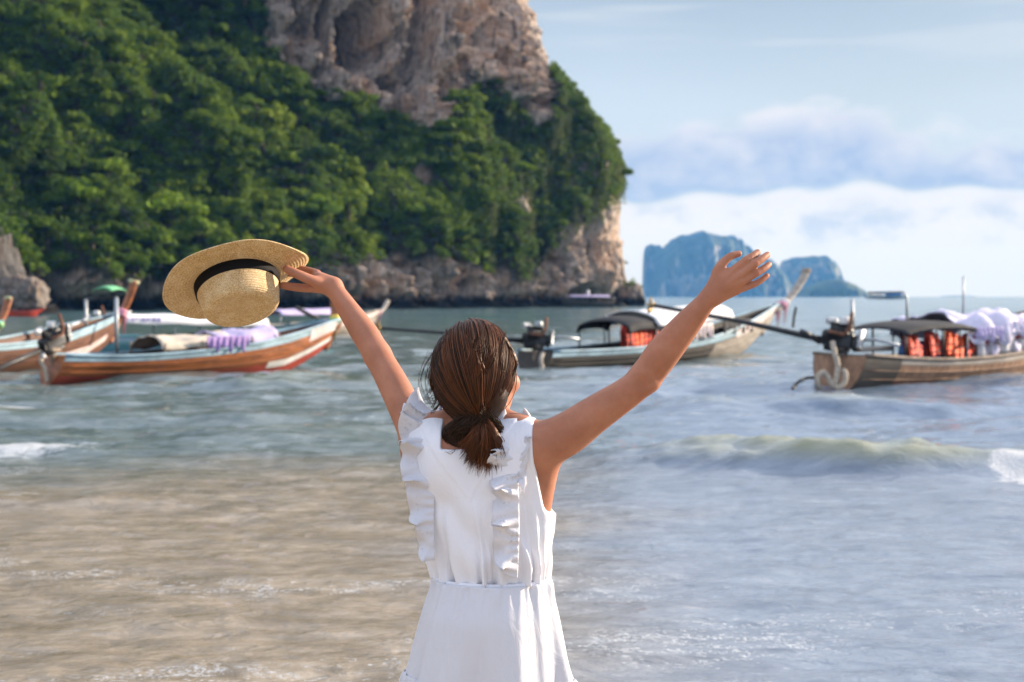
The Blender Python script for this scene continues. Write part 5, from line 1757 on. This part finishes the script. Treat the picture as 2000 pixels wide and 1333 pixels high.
# ------------------------------------------------------------------ dress
def build_dress():
    dress = empty('dress'); dress.parent = PERSON
    S = SDF((-.36, 3.40, .90), (.20, 3.80, 1.42), .0032)
    torso(S, .010, legs=False)
    X, Y, Z = np.meshgrid(*S.ax, indexing='ij', sparse=True)
    cx_ = cxz(S.ax[2])[None, None, :]
    xl = (X - cx_) * RX + (Y - D0) * RY
    yl = (X - cx_) * FX + (Y - D0) * FY
    # gathers rising from the waist, a few long slack folds, loose blousing above the band
    A = (.0100 * (1 - sstep(Z, .955, 1.055)) + .0048 * (1 - sstep(Z, 1.02, 1.20))) * (.35 + .95 * np.sin(xl * 31 + 1.1) ** 2)
    wob = .5 * np.sin(Z * 23 + 2.0) + .35 * np.sin(Z * 41 + xl * 18)
    th = np.arctan2(xl * .75, -yl)
    gath = np.sin(th * 21 + 1.8 * np.sin(th * 5.3 + .6) + wob * 1.2) * .65 + np.sin(th * 37 + 2.2 * np.sin(th * 7.1) + 1.3 + wob) * .35
    slack = .0065 * np.sin((xl * .8 + (Z - 1.1) * .55) * 62 + .6) * np.exp(-((xl + .06) / .07) ** 2) * np.exp(-((Z - 1.09) / .10) ** 2)
    slack = slack + .006 * np.sin((xl * .8 - (Z - 1.1) * .45) * 58) * np.exp(-((xl - .10) / .05) ** 2) * np.exp(-((Z - 1.06) / .09) ** 2)
    blouse = .012 * np.exp(-((Z - 1.0) / .055) ** 2) + .004 * (1 - sstep(Z, 1.05, 1.2))
    # V-shaped double layer of the yoke: one cloth thickness steps down along two slanting seams
    vz = 1.155 + np.abs(xl + .012) * 1.55
    yoke = .0022 * sstep(Z, vz - .004, vz + .004) * (yl < 0)
    d = S.F - (A * gath + slack + blouse + yoke)
    def smax(a, b, k):
        h = np.clip(.5 - .5 * (a - b) / k, 0, 1)
        return a + (b - a) * h + k * h * (1 - h)
    cut = lambda v: v
    neck = smax(np.abs(xl + .004) - .066, 1.281 - Z + .10 * np.maximum(yl, 0) * 5, .004)      # inside the square neckline when negative
    d = smax(d, -neck, .003)
    arm = smax(.160 - np.abs(xl + .002), 1.115 - Z, .03)
    d = smax(d, -arm, .004)
    d = smax(d, .945 - Z, .003)
    d = smax(d, Z - 1.40, .003)
    S.F = d.astype(np.float32)
    V, F = S.mesh()
    obj('bodice', V - ROOT, F, M_CLOTH, dress)

    # skirt: gathered A-line
    th = np.linspace(0, 2 * np.pi, 420, endpoint=False)
    def ring(z, a, b, amp, ph, n1=17, bulge=0.0):
        w = amp * (.55 * np.sin(th * n1 + ph + 1.2 * np.sin(th * 3)) + .45 * np.sin(th * (n1 * 2 - 5) + 2.1 * ph + .8 * np.sin(th * 5 + z * 4)))
        fl = np.clip((.948 - z) / .25, 0, 1.5)
        big = amp * .8 * np.sin(th * 6 + .7 + 2.5 * z) + .050 * fl * (np.sin(th * 7 + 1.9 + 2.2 * z + .9 * np.sin(th * 2)) + .55 * np.sin(th * 12 + .5 - 4 * z + 1.3 * np.sin(th * 3 + 1)))
        r = 1 + (w + big)
        # a little extra over the seat
        by = b * (1 + bulge * (np.sin(th) < 0) * np.abs(np.sin(th)))
        x = a * np.cos(th) * r; y = by * np.sin(th) * r
        return np.stack([cxz(z) + x * RX + y * FX, D0 + x * RY + y * FY, np.full_like(th, z)], 1)
    zs = np.linspace(.948, .700, 46)
    def sm(f, xs, ys):
        g = np.linspace(-.3, 1.3, 161); v = np.interp(g, xs, ys)
        v = np.where(g > 1, ys[-1] + (g - 1) * (ys[-1] - ys[-2]) / (xs[-1] - xs[-2]), v)
        k = np.hanning(25); v = np.convolve(np.pad(v, 12, 'edge'), k / k.sum(), 'valid')
        return np.interp(f, g, v)
    rows = []
    for z in zs:
        f = (.948 - z) / .248
        a = sm(f, [0, .1, .35, 1], [.150, .156, .172, .208])
        b = sm(f, [0, .1, .35, 1], [.112, .124, .150, .172])
        amp = np.interp(f, [0, .05, .18, .4, 1], [.020, .036, .018, .008, .010])
        rows.append(ring(z, a, b, amp, 1.0 + f * 1.5, int(19), .08))
    sk = obj('skirt', np.concatenate(rows) - ROOT, grid_faces(len(rows), len(th), True), M_SHEET, dress)
    solidify(sk, .0015)
    rows = []
    for z in np.linspace(.708, .560, 24):
        f = (.708 - z) / .148
        rows.append(ring(z, np.interp(f, [0, .08, 1], [.2105, .216, .238]), np.interp(f, [0, .08, 1], [.173, .178, .196]), np.interp(f, [0, .15, 1], [.012, .026, .034]), 2.0 + f * .4, 31, .08))
    tr = obj('hem_tier', np.concatenate(rows) - ROOT, grid_faces(len(rows), len(th), True), M_SHEET, dress)
    solidify(tr, .0015)
    # waistband
    rows = []
    for z, g in ((.953, -.005), (.951, .0005), (.946, .0020), (.941, .0005), (.939, -.005)):
        rows.append(ring(z, .150 + g, .110 + g, .006, .4, 22, .05))
    obj('waistband', np.concatenate(rows) - ROOT, grid_faces(len(rows), len(th), True), M_CLOTH, dress)
    # centre seam of the skirt, a fine raised line
    # ruffles
    def flounce(name, ctrl, widths, lat, nw, a0, a1, ph, wl=.0):
        c = np.array([P(*q) for q in ctrl])
        n = 220
        u = np.linspace(0, 1, n)
        s = np.concatenate([[0], np.cumsum(np.linalg.norm(np.diff(c, axis=0), axis=1))]); s /= s[-1]
        p = np.stack([np.interp(u, s, c[:, i]) for i in range(3)], 1)
        ker = np.hanning(25); ker /= ker.sum()
        pp = np.concatenate([2 * p[0] - p[1:13][::-1], p, 2 * p[-1] - p[-13:-1][::-1]])
        p = np.stack([np.convolve(pp[:, i], ker, 'valid') for i in range(3)], 1)
        t = np.gradient(p, axis=0); t /= np.linalg.norm(t, axis=1)[:, None]
        lat = np.asarray(lat, float)
        l = lat[None] - t * (t @ lat)[:, None]; l /= np.linalg.norm(l, axis=1)[:, None]
        nr = np.cross(t, l)
        cen = np.array([cxz(1.1), D0 + .01, 1.15])
        sg = np.sign(((p - cen) * nr).sum(1)); nr = nr * np.where(sg == 0, 1, sg)[:, None]
        w = np.interp(u, np.linspace(0, 1, len(widths)), widths)
        phs = 2 * np.pi * nw * u + ph + .9 * np.sin(u * 9 + ph)
        vv = np.linspace(0, 1, 18)
        rows = []
        for v in vv:
            ang = a0 + a1 * np.sin(phs) * (.25 + .75 * v) + .25 * np.sin(phs * 2.3 + 1) * v
            off = l * np.cos(ang)[:, None] + nr * np.sin(ang)[:, None]
            along = t * (.020 * v * v * np.cos(phs))[:, None]
            edge = .0012 * np.sin(u * 95) * (v > .9)
            gath = .0030 * np.sin(u * 150 + 2.2 * np.sin(u * 21 + ph)) * math.exp(-((v - .22) / .32) ** 2) + .0016 * np.sin(u * 83 + 1.5 + v * 2)
            rows.append(p + off * (w * v + edge)[:, None] + along + nr * (.006 + .004 * v + gath)[:, None])
        V = np.concatenate(rows)
        o = obj(name, V - ROOT, grid_faces(len(rows), n), M_EYELET, dress)
        solidify(o, .0016)
        return o
    RS = [(1012, 905, 3.715), (1008, 850, 3.69), (1006, 826, 3.62), (1006, 836, 3.545), (1009, 880, 3.508), (1013, 950, 3.490), (1015, 1030, 3.484), (1011, 1128, 3.482)]
    flounce('ruffle', RS, [.016, .024, .032, .040, .064, .076, .062, .072, .062, .046], (-1, 0, 0), 6.4, .30, .40, .6)
    flounce('ruffle', RS[:6], [.016, .026, .036, .044, .036, .012], (1, .05, 0), 3.8, .34, .40, 2.0)
    LS = [(850, 905, 3.75), (846, 845, 3.735), (846, 808, 3.68), (848, 818, 3.605), (852, 870, 3.560), (850, 950, 3.540), (848, 1030, 3.530), (850, 1094, 3.522)]
    flounce('ruffle', LS, [.026, .044, .058, .078, .092, .092, .078, .064, .048, .030], (-1, .10, 0), 7.0, .34, .40, 2.4)
    flounce('ruffle', LS[:6], [.020, .026, .026, .022, .018, .008], (1, 0, 0), 3.0, .42, .40, .3)
    # shoulder straps under the ruffles
    return dress


build_dress()


# ------------------------------------------------------------------ hair
def tubes(curves, radii, tints, sides=3):
    """many thin strands in one mesh; curves: (n, k, 3)"""
    n, k, _ = curves.shape
    t = np.gradient(curves, axis=1); t /= np.linalg.norm(t, axis=2)[..., None] + 1e-9
    ref = np.array([.31, -.52, .79])
    a = np.cross(t, ref); a /= np.linalg.norm(a, axis=2)[..., None] + 1e-9
    b = np.cross(t, a)
    an = np.arange(sides) * 2 * np.pi / sides
    V = curves[:, :, None, :] + radii[:, :, None, None] * (np.cos(an)[None, None, :, None] * a[:, :, None, :] + np.sin(an)[None, None, :, None] * b[:, :, None, :])
    i = np.arange(n)[:, None, None] * k * sides; j = np.arange(k - 1)[None, :, None] * sides; q = np.arange(sides)[None, None, :]; q2 = (q + 1) % sides
    F = np.stack(np.broadcast_arrays(i + j + q, i + j + q2, i + j + sides + q2, i + j + sides + q), -1).reshape(-1, 4)
    T = np.repeat(tints[:, None], k * sides, 1)
    return V.reshape(-1, 3), F, T.ravel()


def build_hair():
    rng = np.random.default_rng(21)
    HE = P(925, 722, 3.605)                         # centre of the hair volume
    er = np.array([.0985, .113, .121])
    fr = np.array([[.94, -.34, 0], [.34, .94, 0], [0, 0, 1.0]])   # right, front, up
    tie = P(938, 818, 3.508)
    # solid underlayer so that no scalp shows
    S = SDF(HE - np.array([.16, .17, .19]), HE + np.array([.16, .17, .16]), .004)
    S.ell(HE, er * .955, .01, fr)
    S.ell(HE + np.array([.01, -.045, -.060]), (.078, .066, .075), .03, fr)
    S.cone(HE + np.array([.012, -.045, -.07]), tie + np.array([0, .03, .01]), .058, .028, .03)
    S.ell(P(925, 850, 3.558), (.084, .052, .046), .02, None)
        # open the face: cut away the front
    S.ell(HE + fr.T @ np.array([.045, .130, -.035]), (.075, .085, .125), .01, fr, sub=True)
    S.ell(HE + fr.T @ np.array([-.02, .135, -.05]), (.09, .085, .125), .01, fr, sub=True)
    S.ell(P(1006, 742, 3.60), (.020, .032, .036), .01, None, sub=True)
    V0, F0 = S.mesh()
    dT = fr @ (tie - HE) / er
    rT = np.linalg.norm(dT); dT = dT / rT
    K = 18
    cur = []; rad = []; tin = []
    nclump = 330
    for c in range(nclump):
        if c < 235:
            al = rng.uniform(-R(118), R(118))
            f = rng.uniform(-.15, .55) if abs(al) < R(60) else rng.uniform(-.1, .30)
            d0 = np.array([math.sin(al), f, math.cos(al) * (1 if abs(al) < R(90) else .75)])
        else:
            d0 = rng.normal(size=3); d0[2] = abs(d0[2]) * .7 + .1; d0[1] = -abs(d0[1]) * .7 + .25
        d0 /= np.linalg.norm(d0)
        ns = 24
        sp = .045 if c % 5 else .14
        base_t = np.clip(rng.beta(1.7, 2.6), 0, 1)
        lift = rng.uniform(.955, 1.045)
        tw = rng.normal(0, .24)
        for k in range(ns):
            dd = d0 + rng.normal(0, sp, 3); dd /= np.linalg.norm(dd)
            t = np.linspace(0, 1, K)
            om = math.acos(np.clip(dd @ dT, -1, 1)); so = math.sin(om) + 1e-6
            dirs = (np.sin((1 - t) * om) / so)[:, None] * dd + (np.sin(t * om) / so)[:, None] * dT
            # gentle sideways wave gives the combed swirl
            sidev = np.cross(dd, dT); sidev /= np.linalg.norm(sidev) + 1e-9
            dirs = dirs + sidev[None] * (tw * np.sin(t * np.pi) + .035 * np.sin(t * 7 + c * 2.3) * np.sin(t * np.pi))[:, None] * .5
            dirs /= np.linalg.norm(dirs, axis=1)[:, None]
            rr = (1 - t ** 3) + rT * t ** 3
            rr = rr * (lift + rng.normal(0, .011) + .026 * np.sin(t * 6 + c * 1.7) * (1 - t))
            p = HE + (dirs * er * rr[:, None]) @ fr
            p[-1] = tie + rng.normal(0, .006, 3); p[-2] = p[-2] * .5 + (tie + rng.normal(0, .010, 3)) * .5
            cur.append(p); rad.append(np.interp(t, [0, .1, .8, 1], [.0004, .0011, .0011, .0009])); tin.append(np.clip(base_t + rng.normal(0, .10), 0, 1))
    # pony tail: short loose locks below the tie, blown a little to the left
    for c in range(92):
        tip = P(rng.normal(946, 15), rng.uniform(868, 930), 3.50 + rng.normal(0, .012))
        if c % 6 == 0: tip = P(rng.uniform(898, 926), rng.uniform(870, 905), 3.49)
        base_t = rng.beta(1.8, 2.2)
        midc = (tie + tip) / 2 + np.array([rng.normal(.012, .014), -.026 + rng.normal(0, .008), .008])
        for k in range(22):
            t = np.linspace(0, 1, K)[:, None]
            tp = tip + rng.normal(0, .0065, 3) + np.array([0, 0, rng.uniform(-.008, .02)])
            md = midc + rng.normal(0, .0055, 3)
            p = (1 - t) ** 2 * (tie + rng.normal(0, .006, 3)) + 2 * t * (1 - t) * md + t ** 2 * tp
            cur.append(p); rad.append(np.interp(t[:, 0], [0, .7, 1], [.0011, .0010, .0002])); tin.append(np.clip(base_t + .1 + rng.normal(0, .1), 0, 1))
    # loose locks that cross the combed hair
    for c in range(34):
        x0 = rng.uniform(870, 990); x1 = x0 + rng.normal(-14, 26)
        y0 = rng.uniform(640, 700); y1 = rng.uniform(760, 815)
        def surf(x, y, o):
            q = np.array([(x - 925) / 772 / er[0], -(y - 722) / 772 / er[2]])
            r2 = min((q ** 2).sum(), .92)
            return P(x, y, 3.605 - er[1] * math.sqrt(1 - r2) * 1.0 - o)
        o_ = rng.uniform(.004, .011)
        pc = np.array([surf(x0, y0, o_), surf(x0 * .66 + x1 * .34 + rng.normal(0, 8), y0 * .66 + y1 * .34, o_ + .002), surf(x0 * .33 + x1 * .67 + rng.normal(0, 8), y0 * .33 + y1 * .67, o_), surf(x1, y1, o_ * .6)])
        bt = rng.beta(2, 2)
        for k in range(13):
            pk = pc + rng.normal(0, .0022, pc.shape)
            s_ = np.linspace(0, 3, K); ii = np.clip(s_.astype(int), 0, 2); ff = (s_ - ii)[:, None]
            pe = np.concatenate([[2 * pk[0] - pk[1]], pk, [2 * pk[-1] - pk[-2]]])
            a, b, cc, d = pe[ii], pe[ii + 1], pe[ii + 2], pe[ii + 3]
            cur.append(.5 * (2 * b + (cc - a) * ff + (2 * a - 5 * b + 4 * cc - d) * ff ** 2 + (3 * b - a - 3 * cc + d) * ff ** 3))
            rad.append(np.interp(np.linspace(0, 1, K), [0, .2, .8, 1], [.0003, .0009, .0009, .0003])); tin.append(np.clip(bt + rng.normal(0, .1), 0, 1))
    # hair wound round the tie
    for k in range(110):
        a = np.linspace(0, 5.5, K) + rng.uniform(0, 6.28)
        p = tie + np.stack([.020 * np.cos(a), .018 * np.sin(a), .006 * np.cos(a * .5 + k) + np.full(K, rng.uniform(-.009, .009))], 1)
        cur.append(p); rad.append(np.full(K, .0011)); tin.append(np.clip(rng.normal(.12, .08), 0, 1))
    # nape: fine dark hair drawn up to the tie
    for k in range(2600):
        x = rng.uniform(864, 986)
        yy = rng.uniform(840, 882); q2 = min(((x - 925) / 772 / .084) ** 2 + ((yy - 850) / 772 / .046) ** 2, .97)
        st = P(x, yy, 3.558 - .052 * math.sqrt(1 - q2) - .004 + rng.normal(0, .002))
        t = np.linspace(0, 1, K)[:, None]
        e = tie + rng.normal(0, .010, 3)
        md = (st + e) / 2 + np.array([(x - 925) / 772 * .35, -.016, .006])
        p = (1 - t) ** 2 * st + 2 * t * (1 - t) * md + t ** 2 * e
        cur.append(p); rad.append(np.full(K, .0011)); tin.append(np.clip(rng.normal(.05, .06), 0, 1))
    # flyaway wisps
    fly = [[(842, 690, 3.58), (826, 722, 3.56), (822, 755, 3.55), (842, 792, 3.54)], [(846, 700, 3.57), (832, 735, 3.55), (836, 770, 3.54), (850, 800, 3.54)],
           [(862, 790, 3.53), (846, 786, 3.52), (832, 790, 3.52)], [(878, 806, 3.53), (860, 797, 3.52), (846, 793, 3.52)], [(900, 640, 3.58), (880, 650, 3.56), (845, 700, 3.54), (838, 740, 3.54)],
           [(950, 632, 3.57), (935, 690, 3.486), (890, 745, 3.490), (846, 772, 3.53), (832, 778, 3.53)], [(955, 640, 3.56), (940, 700, 3.485), (905, 755, 3.488), (862, 782, 3.52)],
            [(930, 628, 3.60), (925, 622, 3.59), (915, 630, 3.57)],
           [(960, 636, 3.58), (972, 634, 3.57), (985, 648, 3.56)], [(845, 760, 3.56), (838, 775, 3.55), (828, 782, 3.54)], [(890, 880, 3.50), (878, 885, 3.50), (868, 882, 3.50)]]
    for i, f in enumerate(fly):
        c = np.array([P(*q) for q in f])
        for k in range(7 if i < 7 else 4):
            pc = c + rng.normal(0, .0022, c.shape) + rng.normal(0, .004, (1, 3))
            s = np.linspace(0, len(pc) - 1, K)
            pe = np.concatenate([[2 * pc[0] - pc[1]], pc, [2 * pc[-1] - pc[-2]]])
            ii = np.clip(s.astype(int), 0, len(pc) - 2); ff = (s - ii)[:, None]
            a, b, cc, d = pe[ii], pe[ii + 1], pe[ii + 2], pe[ii + 3]
            p = .5 * (2 * b + (cc - a) * ff + (2 * a - 5 * b + 4 * cc - d) * ff ** 2 + (3 * b - a - 3 * cc + d) * ff ** 3)
            cur.append(p); rad.append(np.linspace(.0006, .00025, K)); tin.append(np.clip(.25 + rng.normal(0, .1), 0, 1))
    V1, F1, T1 = tubes(np.array(cur), np.array(rad), np.array(tin))
    V = np.concatenate([V0, V1]); F = np.concatenate([F0, F1 + len(V0)])
    o = obj('hair', V - ROOT, F, M_HAIR, PERSON)
    fattr(o, 'tint', np.concatenate([np.full(len(V0), .02), T1]))
    # dark elastic hair tie
    mb = MB()
    a = np.linspace(0, 2 * np.pi, 25)
    mb.tube(tie - ROOT + np.stack([.0205 * np.cos(a), .019 * np.sin(a), .004 * np.sin(a * 2)], 1), .0035, 6, cap=False)
    mb.build('hair_tie', M['black_cloth'], PERSON)


build_hair()


# ------------------------------------------------------------------ straw hat, held by the brim
def build_hat():
    c = P(461, 547, 3.925)
    ax = np.array([.255, -.485, -.837]); ax /= np.linalg.norm(ax)
    e1 = np.array([.956, 0, .292]); e1 -= ax * (e1 @ ax); e1 /= np.linalg.norm(e1)
    e2 = np.cross(ax, e1)
    root = empty('straw_hat', c)
    tag(root, 'straw hat with black ribbon, held out by its brim in the left hand', 'hat')
    def straw(name, kind):
        m, t, out = mat(name)
        p = t.coord('Object')
        x, y, z = t.sep(p)
        if kind == 'brim':
            rr = t.m('SQRT', t.m('ADD', t.m('MULTIPLY', x, x), t.m('MULTIPLY', y, y)))
        else:
            rr = t.m('ADD', z, t.m('MULTIPLY', t.m('SQRT', t.m('ADD', t.m('MULTIPLY', x, x), t.m('MULTIPLY', y, y))), -1.0))
        an = t.m('ARCTAN2', y, x)
        row = t.m('MULTIPLY', rr, 1 / .0085)
        saw = t.m('FRACT', row)
        ridge = t.m('SUBTRACT', 1.0, t.m('MULTIPLY', t.m('ABSOLUTE', t.m('SUBTRACT', saw, .5)), 2.0))
        v = t.comb(t.m('MULTIPLY', an, 55.0), t.m('FLOOR', row), t.m('MULTIPLY', saw, 1.2))
        n = t.noise(v, 1.0, 3, .65)
        n2 = t.noise(p, 300, 3, .65)
        n3 = t.noise(p, 30, 3, .6)
        f = t.m('ADD', t.m('MULTIPLY', t.ss(n, .36, .64), .55), t.m('MULTIPLY', t.ss(n2, .40, .62), .45))
        col = t.mix(f, (.38, .19, .052), (.95, .72, .39))
        col = t.mix(t.m('MULTIPLY', t.ss(n3, .4, .7), .3), col, (.95, .82, .55))
        h = t.m('ADD', t.m('MULTIPLY', t.m('SQRT', ridge), .8), t.m('MULTIPLY', n2, .5))
        b = t.bump(h, .75, .0022)
        pr = t.node('ShaderNodeBsdfPrincipled', {'Base Color': col, 'Roughness': .55, 'Specular IOR Level': .4})
        t.l.new(b, pr.inputs['Normal'])
        tr = t.node('ShaderNodeBsdfTranslucent', {'Color': col})
        mx = t.node('ShaderNodeMixShader', {0: .14})
        t.l.new(pr.outputs[0], mx.inputs[1]); t.l.new(tr.outputs[0], mx.inputs[2]); t.l.new(mx.outputs[0], out.inputs[0])
        return m
    Q = Matrix((e1, e2, ax)).transposed()
    root.rotation_euler = Q.to_euler()
    RB, RC, HH = .200, .112, .098
    # brim: flat near the crown, waving towards its edge
    n, k = 144, 22
    th = np.linspace(0, 2 * np.pi, n, endpoint=False)
    rows = []
    for i in range(k):
        f = i / (k - 1)
        r = RC + .001 + (RB - RC) * f
        r = r * (1 + f * (.015 * np.cos(2 * th + .5) + .012 * np.cos(3 * th + 1.0)))
        dth = np.angle(np.exp(1j * (th + 1.0)))
        z = f ** 1.6 * (.020 * np.cos(th - 2.2) + .010 * np.cos(2 * th - .4) + .004 * np.sin(5 * th) - .034 * np.exp(-(dth / .85) ** 2)) + .006 * (1 - f) ** 2
        rows.append(np.stack([r * np.cos(th), r * np.sin(th), z], 1))
    o = obj('brim', np.concatenate(rows), grid_faces(k, n, True), straw('straw_brim', 'brim'), root)
    solidify(o, .0028)
    # crown: straight sided, softly rounded shoulder, slightly dished top
    prof = [(RC, 0.0)]
    for f in np.linspace(.06, 1, 12): prof.append((RC - .010 * f ** 1.5, HH * .80 * f))
    for a in np.linspace(.15, 1.5, 9): prof.append((RC - .010 - .022 * (1 - math.cos(a)), HH * .80 + .020 * math.sin(a)))
    for f in np.linspace(.1, 1, 12): prof.append(((RC - .032) * (1 - f) + .0003, HH * .80 + .020 - .007 * sstep(np.array(f), 0, .55)))
    mb = MB(); mb.lathe(prof, 96)
    v = np.concatenate(mb.v); a = np.arctan2(v[:, 1], v[:, 0])
    v[:, :2] *= (1 + .018 * np.cos(2 * a + .4) + .008 * np.cos(3 * a + 1))[:, None]
    o = obj('crown', v, mb.f, straw('straw_crown', 'crown'), root)
    solidify(o, .0028)
    mb = MB(); mb.lathe([(RC + .0028, .005), (RC + .0040, .008), (RC + .0030, .020), (RC + .0018, .034), (RC - .001, .036)], 96)
    v = np.concatenate(mb.v); a = np.arctan2(v[:, 1], v[:, 0])
    v[:, :2] *= (1 + .018 * np.cos(2 * a + .4) + .008 * np.cos(3 * a + 1))[:, None]
    m, t, out = mat('black_ribbon')
    w = t.noise(t.vscale(t.coord('Object'), (60, 60, 900)), 1.0, 2, .5)
    principled(t, out, (.006, .006, .007), .7, t.bump(w, .25, .001), **{'Specular IOR Level': .12})
    obj('ribbon', v, mb.f, m, root)


build_hat()
